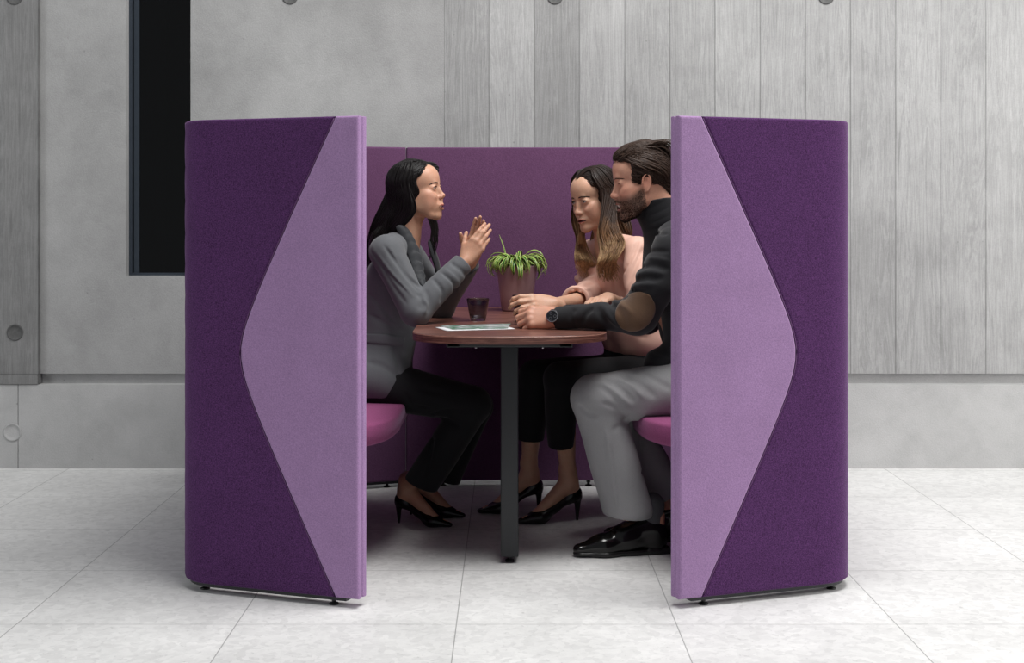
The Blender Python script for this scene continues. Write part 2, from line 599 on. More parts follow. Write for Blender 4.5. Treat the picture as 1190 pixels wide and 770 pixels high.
import bmesh
for side, nm in ((-1, 'left'), (1, 'right')):
    V, Q = shell_sheet(side, 0.0, TH / 2, lambda z: sb(z) + .0012, lambda z: SL)
    shell = link_mesh('side_shell', np_mesh('side_shell', V, Q), M['felt_dark'], booth, True, 'dark purple felt outer shell')
    V, Q = shell_sheet(side, 0.0, TH / 2, lambda z: 0.0, lambda z: sb(z) - .0012, ns=20)
    link_mesh('accent_panel', np_mesh('accent_panel', V, Q), M['felt_mauve'], shell, True, 'light mauve felt panel with pointed outline')
    for a_, b_ in ((0.0, .045),):
        V, Q = shell_sheet(side, TH / 2 + .001, TH, lambda z: a_, lambda z: b_, ns=6)
        link_mesh('edge_trim', np_mesh('edge_trim', V, Q), M['felt_mauve'], shell, True, 'light mauve felt edge trim')
    m = MB()
    rp = plan_path(side); cx_ = np.array([XC, 5.06])
    for i in range(1, len(rp) - 2):
        a_, b_ = rp[i], rp[i + 1]; t_ = (b_ - a_) / np.linalg.norm(b_ - a_); n_ = np.array([-t_[1], t_[0]])
        if n_ @ (cx_ - a_) < 0: n_ = -n_
        q = [a_ + n_ * .016, b_ + n_ * .016, b_ + n_ * .044, a_ + n_ * .044]
        m.add([(x, y, .015) for x, y in q] + [(x, y, Z0 + .004) for x, y in q], [(0, 1, 2, 3), (4, 5, 6, 7), (0, 1, 5, 4), (1, 2, 6, 5), (2, 3, 7, 6), (3, 0, 4, 7)])
    m.build('under_shell_shade', M['black_steel'], shell)  # strip added to draw the dark line of shade under the panels; no real rail
    V, Q = shell_sheet(side, TH / 2 + .001, TH, lambda z: .0465, lambda z: SL)
    inner = link_mesh('inner_lining', np_mesh('inner_lining', V, Q), M['felt_mauve' if False else 'felt_inner'], shell, True, 'plum felt inner lining')
    # stitched seam between the two felts
    P = plan_path(side); seg = np.linalg.norm(np.diff(P, axis=0), axis=1); S = np.concatenate([[0], np.cumsum(seg)])
    m = MB()
    zz = np.linspace(Z0 + .01, Z1 - .006, 60)
    pts = []
    for q in zz:
        s = sb(q); x = np.interp(s, S, P[:, 0]); y = np.interp(s, S, P[:, 1])
        pts.append((x - side * .0, y + .0025, q))
    m.tube(pts, .0013, 6)
    m.build('seam_piping', M['piping'], shell, True)
    for fx, fy in ((.53, 4.158), (.935, 4.33), (.935, 5.79), (.53, 5.962)):
        foot(XC + side * fx, fy, shell)
# back panel between the rear ends of the shells
b = MB(); b.box(XC - .4535, XC + .4535, 5.962, 6.022, Z0, Z1, .012)
bp = b.build('back_panel', M['felt_inner'], booth, False, 'plum felt back panel'); sharp(bp, 40)
for fx in (-.3, .3): foot(XC + fx, 5.99, bp)


def bench(side):
    """upholstered bench with a rounded free corner at each end"""
    zt, th = .462, .074
    xi, xo = .388, .925
    y0, y1 = 4.44, 5.68
    R = .26
    ring = []
    n = 14
    for i in range(n + 1):
        a = math.pi / 2 * i / n
        # front inner corner, softly squared
        ring.append((xi + R - R * math.sin(a) ** .9, y0 + (R * 1.5) * (1 - math.cos(a) ** .9)))
    ring2 = [(x, 10.12 - y) for x, y in ring][::-1]
    loop = [(xo, y0 + .02)] + ring + ring2 + [(xo, y1)]
    L = [(XC + side * x, y) for x, y in loop]
    c = np.mean(np.array(L), 0)
    prof = [(-.045, -th - .004), (-.018, -th + .002), (-.004, -th + .014), (0, -th * .5), (-.001, -.010), (-.005, -.003), (-.014, 0), (-.12, .003)]
    vs = []; N = len(L); A = np.array(L)
    nx = np.roll(A, -1, 0) - np.roll(A, 1, 0); nx /= np.linalg.norm(nx, axis=1)[:, None]
    nr = np.stack([nx[:, 1], -nx[:, 0]], 1)
    flip = np.sign(((A - c) * nr).sum(1).mean()); nr *= flip
    for o_, dz in prof:
        for i in range(N):
            p = A[i] + nr[i] * o_
            vs.append((p[0], p[1], zt + dz))
    fs = [tuple(range(N)), tuple(range((len(prof) - 1) * N, len(prof) * N))]
    for l in range(len(prof) - 1):
        for i in range(N):
            j = (i + 1) % N
            fs.append((l * N + i, l * N + j, (l + 1) * N + j, (l + 1) * N + i))
    m = MB(); m.add(vs, fs)
    st = m.build('bench_seat', M['felt_seat'], booth, False, 'magenta felt bench cushion'); sharp(st, 50)
    m = MB()
    xa, xb = sorted((XC + side * .66, XC + side * .93))
    m.box(xa, xb, y0 + .12, y1 - .12, Z0, zt - th)
    m.build('bench_base', M['felt_dark'], st)
    return st


for s in (-1, 1): bench(s)

# ------------------------------------------------------------------ the table
TZ = .740
table = empty('meeting_table', (XC - .022, 4.64, 0), 'walnut topped meeting table with rounded front end on black steel posts', 'table')


def table_outline(hw=.315, inset=0.0, y0=4.482, y1=5.955, n=40):
    xc = XC - .026
    pts = []
    ax, ay, p = hw - inset, .245 - inset * .3, 2.6
    for i in range(n + 1):
        a = math.pi * i / n
        cx, sy = math.cos(a), math.sin(a)
        pts.append((xc - ax * math.copysign(abs(cx) ** (2 / p), cx), y0 + inset + ay - ay * abs(sy) ** (2 / p)))
    pts += [(xc + ax + .006, 5.3), (xc + ax, y1 - inset), (xc - ax, y1 - inset), (xc - ax - .006, 5.3)]
    return pts


def slab(outline_fn, z0, z1, ins=(0, 0)):
    m = MB(); a = outline_fn(inset=ins[0]); c = outline_fn(inset=ins[1]); n = len(a)
    m.add([(x, y, z0) for x, y in a] + [(x, y, z1) for x, y in c],
          [tuple(range(n))[::-1], tuple(range(n, 2 * n))] + [(i, (i + 1) % n, n + (i + 1) % n, n + i) for i in range(n)])
    return m


top = slab(table_outline, TZ - .0012, TZ, (0.0006, .0015)).build('tabletop', M['walnut'], table)
slab(table_outline, TZ - .0245, TZ - .0028).build('edge_band', M['walnut_edge'], top)
slab(table_outline, TZ - .0028, TZ - .0012, (0, .0004)).build('laminate_line', M['edge_line'], top, False, 'pale laminate line')
m = MB()
xc = XC - .026
m.box(xc - .20, xc + .20, 4.60, 4.675, TZ - .044, TZ - .0245, .004)
m.box(xc - .20, xc - .16, 4.60, 5.80, TZ - .044, TZ - .0245)
m.box(xc + .16, xc + .20, 4.60, 5.80, TZ - .044, TZ - .0245)
m.box(xc - .20, xc + .20, 5.50, 5.575, TZ - .044, TZ - .0245, .004)
m.build('support_frame', M['black_steel'], table)
for y in (4.64, 5.52):
    m = MB()
    m.box(xc - .0015 - .0285 + .001, xc + .0285, y, y + .09, .022, TZ - .030, .004)
    leg = m.build('table_leg', M['black_steel'], table); sharp(leg)
    m = MB(); m.lathe([(.014, 0), (.015, .003), (.014, .008), (.006, .010), (.006, .016), (.018, .017), (.018, .023)], (xc, y + .03, 0), 16)
    m.build('levelling_foot', M['black_plastic'], leg, True)
for px in (553, 631):
    p = W(px, 407, 4.60); m = MB(); m.lathe([(.0035, -.003), (.005, -.001), (.005, 0)], (p[0], 4.607, TZ - .0445), 10)
    m.build('screw', M['chrome'], table, True)

# ------------------------------------------------------------------ on the table
def catmull_prof(P, n):
    out = []
    m = len(P)
    for i in range(n + 1):
        t = min(i / n * (m - 1), m - 1 - 1e-6); k = int(t); f = t - k
        a, b, c, d = P[max(0, k - 1)], P[k], P[k + 1], P[min(m - 1, k + 2)]
        out.append(tuple(.5 * (2 * b[j] + (c[j] - a[j]) * f + (2 * a[j] - 5 * b[j] + 4 * c[j] - d[j]) * f * f + (3 * b[j] - a[j] - 3 * c[j] + d[j]) * f ** 3) for j in (0, 1)))
    return out


def tumbler(px, d, r_top, r_bot, h, label):
    x = (px - 592) * d / F
    m = MB()
    outer = catmull_prof([(r_bot * .9, 0), (r_bot, .004), (r_bot + (r_top - r_bot) * .5, h * .45), (r_top, h - .002)], 16)
    inner_ = catmull_prof([(r_top - .0026, h - .002), (r_bot + (r_top - r_bot) * .5 - .003, h * .45), (r_bot - .004, .014), (r_bot * .5, .0105)], 16)
    m.lathe([(0, .0010), (r_bot * .55, 0.0008)] + outer + [(r_top - .0012, h)] + inner_ + [(0, .0100)], (0, 0, 0), 64)
    o = m.build('drinking_glass', M['smoke_glass'], None, True)
    o.location = (x, d, TZ + .0005)
    o['label'] = label; o['category'] = 'glass'; o['group'] = 'smoked glass tumblers on the table'
    return o


tumbler(555.5, 5.16, .0405, .027, .080, 'smoked grey glass tumbler standing free on the table beside the papers')

# brochures with a green and grey picture
def paper(name, label, corners, pics, z):
    cs = [np.array(c) for c in corners]
    nu, nv = 16, 12
    vs = []
    for th_ in (0, .0006):
        for j in range(nv + 1):
            for i in range(nu + 1):
                u, v = i / nu, j / nv
                p = cs[0] * (1 - u) * (1 - v) + cs[1] * u * (1 - v) + cs[2] * u * v + cs[3] * (1 - u) * v
                vs.append((p[0], p[1], z + th_ + .0010 * math.sin(u * 3.1) * math.sin(v * 3.0)))
    n = (nu + 1) * (nv + 1)
    ix = lambda i, j: j * (nu + 1) + i
    fs = []
    for j in range(nv):
        for i in range(nu):
            q = (ix(i, j), ix(i + 1, j), ix(i + 1, j + 1), ix(i, j + 1))
            fs.append(q[::-1]); fs.append(tuple(k + n for k in q))
    border = [ix(i, 0) for i in range(nu)] + [ix(nu, j) for j in range(nv)] + [ix(i, nv) for i in range(nu, 0, -1)] + [ix(0, j) for j in range(nv, 0, -1)]
    for a, c in zip(border, border[1:] + border[:1]): fs.append((a, c, c + n, a + n))
    m = MB(); m.add(vs, fs)
    return tag(m.build(name, M[pics], None, True), label, 'paper', 'papers on the table')


def brochure_mat():
    m = NM('printed_brochure'); v = m.coord()
    f = m.noise(v, 14, 3, .6, 1.2); g = m.noise(v, 5, 2)
    col = m.ramp(f, [(.34, lin((226, 228, 228))), (.48, lin((150, 160, 160))), (.56, lin((62, 118, 84))), (.68, lin((205, 214, 212)))])
    return m.finish(col, .3)


M['paper'] = plain('white_paper', (232, 233, 235), .6, 0, .02)
M['brochure'] = brochure_mat()
def tp(px, py): 
    d = (CAMZ - TZ) * F / (py - 252); return ((px - 592) * d / F, d)
paper('paper_sheet', 'plain white sheet lying under the printed brochure on the table', [tp(506, 380.5), tp(519, 384.6), tp(599, 382.4), tp(584, 377.6)], 'paper', TZ + .0008)
paper('brochure', 'open printed brochure with green and grey picture lying on the table', [tp(511, 379.2), tp(526, 383.4), tp(590, 382.2), tp(594, 376.6)], 'brochure', TZ + .0026)

# potted spider plant
pd_, ppx = 5.72, 600.5
pxw = (ppx - 592) * pd_ / F
plant = empty('potted_spider_plant', (pxw, pd_, TZ), 'spider plant with striped curling leaves in a tapered plum grey pot', 'plant')
m = MB()
m.lathe([(.050, 0), (.056, .001), (.060, .006), (.0805, .172), (.0815, .178), (.079, .180), (.0765, .176), (.070, .12), (.0, .118)], (pxw, pd_, TZ), 56)
def pot_mat():
    m = NM('plum_grey_glazed_pot'); f = m.noise(m.coord(), 6, 3)
    return m.finish(m.ramp(f, [(.3, lin((170, 136, 142))), (.7, lin((194, 164, 167)))]), .30, None, .15)
M['pot'] = pot_mat()
m.build('pot', M['pot'], plant, True)
m = MB(); m.lathe([(.073, .150), (.060, .158), (.03, .163), (0, .160)], (pxw, pd_, TZ), 30)
M['soil'] = plain('potting_soil', (40, 30, 24), .95, 0, .4, 120, .6)
m.build('soil', M['soil'], plant, True)


def leaf_mat():
    m = NM('striped_spider_plant_leaf')
    at = m.node('ShaderNodeAttribute', attribute_name='across')
    f = at.outputs['Fac']
    col = m.ramp(f, [(.0, lin((196, 208, 130))), (.15, lin((176, 196, 104))), (.27, lin((66, 118, 34))), (.5, lin((38, 86, 24))), (.73, lin((66, 118, 34))), (.86, lin((176, 196, 104)))])
    return m.finish(col, .32, None, 0, Specular_IOR_Level=.5)


M['leaf'] = leaf_mat()
rng = random.Random(5)
NL = 130
for li in range(NL):
    a = 2 * math.pi * (li * .381966) + rng.uniform(-.2, .2)
    L = rng.uniform(.085, .155); lift = rng.uniform(.2, 1.0) if li % 3 else rng.uniform(.8, 1.35)
    droop = rng.uniform(15, 30); w = rng.uniform(.0048, .0085)
    if li == 5: a, L, lift, droop, w = math.radians(150), .13, 1.35, 2.0, .0035
    r0 = .015 + .030 * rng.random(); p = Vector((pxw + r0 * math.cos(a), pd_ + r0 * math.sin(a), TZ + .160)); th_ = lift
    n = 15; vs = []; ac = []
    twist = rng.uniform(-.5, .5); a2 = a
    for i in range(n + 1):
        t = i / n
        side_ = Vector((-math.sin(a2), math.cos(a2), 0))
        fwd = Vector((math.cos(a2) * math.cos(th_), math.sin(a2) * math.cos(th_), math.sin(th_)))
        up_ = side_.cross(fwd).normalized() * -1
        sd = (side_ * math.cos(twist * t * 2) + up_ * math.sin(twist * t * 2))
        ww = w * (min(1, .55 + 2.2 * t) * (1 - max(0, (t - .45) / .56) ** 1.6))
        for k, q in enumerate((-1, -.45, 0, .45, 1)):
            vs.append(p + sd * ww * q + up_ * (abs(q) * ww * .45)); ac.append((q + 1) / 2)
        p = p + fwd * (L / n)
        th_ -= droop * L / n * (.5 + 1.6 * t); a2 += twist * .08
        hd = math.hypot(p.x - pxw, p.y - pd_)
        if hd < .088 and p.z < TZ + .186: p.z = TZ + .186
        if p.y > 5.95: p.y = 5.95
    fs = [(i * 5 + k, i * 5 + k + 1, i * 5 + k + 6, i * 5 + k + 5) for i in range(n) for k in range(4)]
    m = MB(); m.add(vs, fs)
    lf = m.build('leaf', M['leaf'], plant, True, None, False)
    at = lf.data.attributes.new('across', 'FLOAT', 'POINT'); at.data.foreach_set('value', ac)
    md = lf.modifiers.new('thickness', 'SOLIDIFY'); md.thickness = .0008
# ------------------------------------------------------------------ smooth solid modelling for people and clothes
def smin(a, b, k):
    if k <= 0: return np.minimum(a, b)
    h = np.maximum(k - np.abs(a - b), 0) / k
    return np.minimum(a, b) - h * h * k * .25


def nz3(P, s=1.0, seed=0):
    """cheap smooth noise, about -1..1, from warped sines"""
    r = np.random.RandomState(seed)
    out = 0
    for i in range(4):
        w = r.normal(size=3); w /= np.linalg.norm(w); v = r.normal(size=3)
        out = out + np.sin(P @ (w * s) * (1 + .35 * i) + r.uniform(0, 6) + 1.3 * np.sin(P @ v * s * .45 + r.uniform(0, 6)))
    return out / 3.2


class Sdf:
    def __init__(s, T=None):
        s.ops = []; s.T = np.eye(4) if T is None else T; s.sc = 1.0
        s.disp = []

    def frame(s, T=None):
        s.T = np.eye(4) if T is None else T
        s.sc = float(np.linalg.norm(s.T[:3, 0]))
        return s

    def p(s, v): return s.T[:3, :3] @ np.asarray(v, float) + s.T[:3, 3]

    def cone(s, a, b, ra, rb=None, k=.012, op='u', sq=None):
        """round cone; sq = (axis, factor) makes the section oval, thinner along the axis by the factor"""
        rb = ra if rb is None else rb
        a, b = s.p(a), s.p(b); ra, rb, k = ra * s.sc, rb * s.sc, k * s.sc
        ab = b - a; L2 = max(float(ab @ ab), 1e-12)
        ax = None
        if sq is not None:
            ax = s.T[:3, :3] @ np.asarray(sq[0], float); ax = ax / np.linalg.norm(ax); fq = sq[1]
        def f(P):
            v = P - a; t = np.clip((v @ ab) / L2, 0, 1)
            v = v - t[:, None] * ab
            r = ra + (rb - ra) * t
            if ax is None: return np.sqrt((v * v).sum(1)) - r
            c = v @ ax
            l0 = np.sqrt((v * v).sum(1)) + 1e-9
            l1 = np.sqrt(np.maximum(l0 * l0 - c * c, 0) + (c / fq) ** 2) + 1e-9
            return (l1 - r) * (l0 / l1)
        R = max(ra, rb) * (max(1, sq[1]) if sq else 1)
        s.ops.append((op, f, k, (a + b) / 2, math.sqrt(L2) / 2 + R))
        return s

    def chain(s, pts, rs, k=.012, op='u', sq=None):
        for i in range(len(pts) - 1):
            s.cone(pts[i], pts[i + 1], rs[i], rs[i + 1], k, op, sq)
        return s

    def line(s, pts, rs, k=.012, op='u', n=0):
        """one even bead along a line of points"""
        pts = np.array([s.p(q) for q in pts]); rs = np.asarray(rs, float) * s.sc; k = k * s.sc
        if n:
            rs = np.interp(np.linspace(0, 1, n), np.linspace(0, 1, len(rs)), rs); pts = catmull(pts, n)
        def f(P):
            best = np.full(len(P), 9.0)
            for a, b, ra, rb in zip(pts[:-1], pts[1:], rs[:-1], rs[1:]):
                ab = b - a; v = P - a; t = np.clip((v @ ab) / (ab @ ab + 1e-12), 0, 1)
                v = v - t[:, None] * ab
                best = np.minimum(best, np.sqrt((v * v).sum(1)) - (ra + (rb - ra) * t))
            return best
        c = (pts.min(0) + pts.max(0)) / 2
        s.ops.append((op, f, k, c, float(np.linalg.norm(pts - c, axis=1).max() + rs.max())))
        return s

    def ell(s, c, r, rot=None, k=.012, op='u'):
        """rot = 3x3 whose columns are the ellipsoid's own axes"""
        c = s.p(c); R = s.T[:3, :3] / s.sc
        if rot is not None: R = R @ np.asarray(rot, float)
        r = np.asarray(r, float) * s.sc; k = k * s.sc
        def f(P):
            q = (P - c) @ R
            u = q / r
            k0 = np.sqrt((u * u).sum(1)) + 1e-9
            w = u / r
            k1 = np.sqrt((w * w).sum(1)) + 1e-9
            return k0 * (k0 - 1) / k1
        s.ops.append((op, f, k, c, float(r.max())))
        return s

    def box(s, c, h, rot=None, r=.0, k=.012, op='u'):
        c = s.p(c); R = s.T[:3, :3] / s.sc
        if rot is not None: R = R @ np.asarray(rot, float)
        h = np.asarray(h, float) * s.sc - r * s.sc; r = r * s.sc; k = k * s.sc
        def f(P):
            q = np.abs((P - c) @ R) - h
            return np.sqrt((np.maximum(q, 0) ** 2).sum(1)) + np.minimum(q.max(1), 0) - r
        s.ops.append((op, f, k, c, float(np.linalg.norm(h)) + r))
        return s

    def plane(s, c, n, k=.004):
        """cut away everything on the side the normal points to"""
        c = s.p(c); n = s.T[:3, :3] @ np.asarray(n, float); n = n / np.linalg.norm(n)
        f = lambda P: -((P - c) @ n)
        s.ops.append(('s', f, k, c, 9.0))
        return s

    def folds(s, c, axis, R, wl, amp, seed=0, sharp_=1.0):
        """creases across the axis round the point c"""
        c = s.p(c); ax = s.T[:3, :3] @ np.asarray(axis, float); ax = ax / np.linalg.norm(ax)
        def f(P):
            v = P - c
            w = np.exp(-(v * v).sum(1) / (R * R))
            ph = (v @ ax) / wl * 6.2832 + 2.6 * nz3(P, 13, seed)
            q = 1 - np.abs(np.sin(ph * .5)) ** .8 * 1.7
            m = np.clip(.45 + .75 * nz3(P, 22, seed + 50), 0, 1)
            return amp * w * q * m
        s.disp.append((f, c, R * 2.2))
        return s

    def crease(s, pts, w, amp):
        """a groove (amp > 0) or a ridge (amp < 0) of width w along a line of points lying on the surface"""
        Q = np.array([s.p(q) for q in pts]); Q = catmull(Q, 7) if len(Q) < 6 else Q; w = w * s.sc; amp = amp * s.sc
        c = (Q.min(0) + Q.max(0)) / 2; R = float(np.linalg.norm(Q - c, axis=1).max())
        def f(P):
            best = np.full(len(P), 9.0)
            n = len(Q) - 1
            for i in range(n):
                a, b = Q[i], Q[i + 1]; ab = b - a; L2 = max(float(ab @ ab), 1e-12)
                v = P - a; t = np.clip((v @ ab) / L2, 0, 1); v = v - t[:, None] * ab
                u = (i + t) / n
                e = ((v * v).sum(1) / (w * w)) ** .75 - np.log(np.maximum(1e-3, np.minimum(1, 5 * np.minimum(u, 1 - u) + .15)))
                best = np.minimum(best, e)
            return amp * np.exp(-best)
        s.disp.append((f, c, R + 3 * w))
        return s

    def rough(s, c, R, scale, amp, seed=0):
        c = s.p(c)
        def f(P):
            v = P - c
            return amp * nz3(P, scale, seed) * np.exp(-np.maximum(0, np.sqrt((v * v).sum(1)) / R - .7) ** 2 * 12)
        s.disp.append((f, c, R * 1.5))
        return s

    def ev(s, P, c=None, br=None):
        d = np.full(len(P), 1.0)
        for op, f, k, oc, orr in s.ops:
            if c is not None and np.linalg.norm(c - oc) > orr + br + k + .012: continue
            v = f(P)
            if op == 'u': d = smin(d, v, k)
            elif op == 's': d = -smin(-d, v, k)
            elif op == 'i': d = -smin(-d, -v, k)
        for f, oc, R in s.disp:
            if c is not None and np.linalg.norm(c - oc) > R + br: continue
            d = d + f(P)
        return d

    def bounds(s):
        lo = np.full(3, 9e9); hi = -lo
        for op, f, k, c, r in s.ops:
            if op == 'u': lo = np.minimum(lo, c - r); hi = np.maximum(hi, c + r)
        return lo, hi

    def polygonise(s, h, B=12):
        lo, hi = s.bounds(); lo = lo - 3 * h; hi = hi + 3 * h
        n = np.ceil((hi - lo) / h / B).astype(int)
        N = n * B + 1
        G = np.ones(N, dtype=np.float32)
        bs = B * h; br = bs * .87
        I = np.stack(np.meshgrid(*[np.arange(q) for q in n], indexing='ij'), -1).reshape(-1, 3)
        C = lo + (I + .5) * bs
        D = s.ev(C)
        keep = np.abs(D) < br * 1.35 + .006
        for i in np.nonzero(~keep & (D < 0))[0]:
            a = I[i] * B; G[a[0]:a[0] + B + 1, a[1]:a[1] + B + 1, a[2]:a[2] + B + 1] = -1
        lin_ = np.arange(B + 1) * h
        off = np.stack(np.meshgrid(lin_, lin_, lin_, indexing='ij'), -1).reshape(-1, 3)
        for i in np.nonzero(keep)[0]:
            a = I[i] * B
            P = lo + a * h + off
            G[a[0]:a[0] + B + 1, a[1]:a[1] + B + 1, a[2]:a[2] + B + 1] = s.ev(P, C[i], br).reshape(B + 1, B + 1, B + 1)
        neg = G < 0
        cells = {}
        keys = []; pos = []
        shp = np.array(G.shape); strd = np.array([shp[1] * shp[2], shp[2], 1])
        quads = []
        for ax in range(3):
            sl0 = [slice(None)] * 3; sl1 = [slice(None)] * 3
            sl0[ax] = slice(0, -1); sl1[ax] = slice(1, None)
            ch = np.nonzero(neg[tuple(sl0)] != neg[tuple(sl1)])
            e = np.stack(ch, 1)
            if len(e) == 0: continue
            e1 = e.copy(); e1[:, ax] += 1
            g0 = G[e[:, 0], e[:, 1], e[:, 2]].astype(float); g1 = G[e1[:, 0], e1[:, 1], e1[:, 2]].astype(float)
            t = g0 / (g0 - g1)
            pt = e.astype(float); pt[:, ax] += t
            b, c = (ax + 1) % 3, (ax + 2) % 3
            quad = []
            for db, dc in ((0, 0), (-1, 0), (-1, -1), (0, -1)):
                q = e.copy(); q[:, b] += db; q[:, c] += dc
                key = q @ strd
                quad.append(key); keys.append(key); pos.append(pt)
            quad = np.stack(quad, 1)
            quad[~neg[e[:, 0], e[:, 1], e[:, 2]]] = quad[~neg[e[:, 0], e[:, 1], e[:, 2]]][:, ::-1]
            quads.append(quad)
        keys = np.concatenate(keys); pos = np.concatenate(pos); quads = np.concatenate(quads)
        uk, inv = np.unique(keys, return_inverse=True)
        V = np.stack([np.bincount(inv, pos[:, j]) for j in range(3)], 1) / np.bincount(inv)[:, None]
        Q = np.searchsorted(uk, quads)
        return lo + V * h, Q[:, ::-1]


def solid(name, S, h, mat, parent, label=None, colour=None, smooth_iter=0):
    V, Q = S.polygonise(h)
    me = np_mesh(name, V, Q)
    o = link_mesh(name, me, mat, parent, True, label)
    if colour is not None:
        C = colour(V)
        at = me.color_attributes.new('tint', 'FLOAT_COLOR', 'POINT')
        at.data.foreach_set('color', np.concatenate([C, np.ones((len(C), 1))], 1).astype(np.float32).ravel())
    return o


def frame3(origin, x, up, scale=1.0, mirror=False):
    """4x4 with local x along x, local z near up"""
    x = np.asarray(x, float); x = x / np.linalg.norm(x)
    up = np.asarray(up, float)
    z = up - x * (up @ x); z /= np.linalg.norm(z)
    y = np.cross(z, x)
    if mirror: y = -y
    T = np.eye(4); T[:3, 0] = x * scale; T[:3, 1] = y * scale; T[:3, 2] = z * scale; T[:3, 3] = origin
    return T


def head_frame(origin, yaw, pitch, roll, scale):
    """yaw: degrees from +x turning towards +y; pitch: nose up; roll: head tilts to its own right"""
    a, b, c = map(math.radians, (yaw, pitch, roll))
    R = (Matrix.Rotation(a, 3, 'Z') @ Matrix.Rotation(-b, 3, 'Y') @ Matrix.Rotation(c, 3, 'X'))
    T = np.eye(4); T[:3, :3] = np.array(R) * scale; T[:3, 3] = origin
    return T


def to_local(T, P):
    sc = np.linalg.norm(T[:3, 0])
    return (P - T[:3, 3]) @ T[:3, :3] / sc ** 2


MOUTH = {}


def poly_dist(L, pts):
    best = np.full(len(L), 9.0)
    for a, b in zip(pts[:-1], pts[1:]):
        a, b = np.array(a), np.array(b); ab = b - a
        v = L - a; t = np.clip((v @ ab) / (ab @ ab), 0, 1); v = v - t[:, None] * ab
        best = np.minimum(best, np.sqrt((v * v).sum(1)))
    return best


def head(S, T, male=False, smile=.5, mouth=.3, lid=.0044, neck=None, neck_r=.05, slim=1.0, nose=1.0, ear=1.0, cheek=1.0, nup=0.0, chin=0.0):
    """head with brow, sockets, lids, nose, lips, jaw and ears; eye level is z = 0, face along x"""
    S.frame(T)
    EX = 0 if male else .0012
    jd = mouth * .0045                                                      # the jaw drops as the mouth opens
    S.ell((-.012, 0, .028), (.092, .073 * slim, .080), k=.02)
    S.ell((-.045, 0, .002), (.054, .058, .058), k=.03)
    S.ell((.040, 0, .040), (.046, .058 * slim, .050), k=.025)              # forehead
    S.ell((.034, 0, -.040 - jd * .3), (.047, .053 * slim, .062), k=.025)   # lower face
    jw = .050 if male else .044
    for s in (-1, 1):
        S.chain([(-.002, s * (jw + .004), -.035), (.006, s * jw, -.068 - jd * .3), (.045, s * .030, -.096 - jd), (.072 - chin, s * .010, -.104 - jd)],
                [.016, .014 if male else .013, .0135, .0145], k=.018)
        S.ell((.050, s * .043 * slim, -.026), (.024, .019, .018), k=.020)  # cheekbone
        S.ell((.050, s * .028 * cheek, -.055 - jd * .3), (.026, .0255 * cheek, .029), k=.020)
        if smile > .3: S.ell((.066, s * .032, -.036), (.016, .014, .012), k=.014)
    S.ell((.066, 0, -.070 - jd * .4), (.026, .030, .029), k=.018)          # muzzle
    S.ell((.0765 - chin, 0, -.103 - jd), (.0135 + .003 * male, .018 + .004 * male, .0145), k=.016)  # chin
    br = .0095 if male else .0062
    bz = .0175 if male else .0190
    S.cone((.0745, -.028, bz), (.0745, .028, bz), br, br, k=.014)          # brow
    # sockets
    for s in (-1, 1):
        S.ell((.0905 if male else .0935, s * .0325, -.002), (.0120, .0170, .0115), k=.012, op='s')
    # nose
    n_ = .006 * nose
    S.cone((.0740, 0, -.012), (.0800 + n_ * .5, 0, -.038 + nup), .0100, .0125, k=.010)
    for s in (-1, 1): S.ell((.026, s * .044 * slim, -.056), (.032, .018, .036), k=.025)
    S.chain([(.0785, 0, .010), (.0840, 0, -.010), (.0915 + n_, 0, -.034 + nup)], [.0085, .0072, .0070], k=.010)
    S.ell((.0930 + n_, 0, -.0378 + nup), (.0098, .0092, .0080), k=.007)
    for s in (-1, 1):
        S.ell((.0860 + n_ * .7, s * .0108, -.0425 + nup * .8), (.0098, .0060, .0066), k=.006)
    S.cone((.0875 + n_ * .7, 0, -.044 + nup * .6), (.0885, 0, -.060), .0062, .0060, k=.010)
    for s in (-1, 1):
        S.ell((.0895 + n_, s * .0056, -.0485 + nup), (.0045, .0024, .0028), k=.002, op='s')
    # lids
    for s in (-1, 1):
        S.ell((.0690 + EX - .001 * male, s * .0315, -.0005), (.0142, .0158, .0132 - .001 * male), k=.008)
        S.ell((.0840 + EX, s * .0320, -.0008), (.0110, .0142 - .002 * male, lid), k=.0015, op='s')
        S.chain([(.0765 + EX, s * .0185, lid * .75), (.0832 + EX, s * .0290, lid + .0018), (.0768 + EX, s * .0445, lid * .6)], [.0013, .0020, .0013], k=.002)
    # lips
    cx, cy, cz = .0825 - .004 * smile, .021 + .005 * smile, -.0725 + .0070 * smile - jd * .3
    o = .0030 + mouth * .0095
    up_ = [(cx, -cy, cz), (.0905, -.012, -.0690), (.0935, -.004, -.0678), (.0935, .004, -.0678), (.0905, .012, -.0690), (cx, cy, cz)]
    lo_ = [(cx, -cy, cz), (.0890, -.013, -.0700 - o), (.0915, 0, -.0735 - o), (.0890, .013, -.0700 - o), (cx, cy, cz)]
    ur, lr = [.0024, .0041, .0047, .0047, .0041, .0024], [.0024, .0050, .0058, .0050, .0024]
    S.line(up_, ur, k=.005, n=14); S.line(lo_, lr, k=.005, n=14)
    mc = np.array([.0950, 0, -.0702 - o * .50]); mr = np.array([.022, cy * .82, .0006 + mouth * .0064])
    if mouth < .25: mr = np.array([.012, cy * .85, .0010])
    S.ell(mc, mr, k=.0015, op='s')
    MOUTH[id(S)] = (up_, lo_, mc, mr)
    if smile > .3:                                                         # folds from the nose past the mouth
        for s in (-1, 1):
            S.crease([(.084, s * .0225, -.047), (.082, s * .029, -.056), (.076, s * .036, -.070), (.070, s * .037, -.082)], .0040, .0013 * smile)
    for s in (-1, 1):                                                      # crease of the upper lid
        S.crease([(.078, s * .019, lid + .004), (.083, s * .031, lid + .0058), (.075, s * .046, lid + .002)], .0012, .0008)
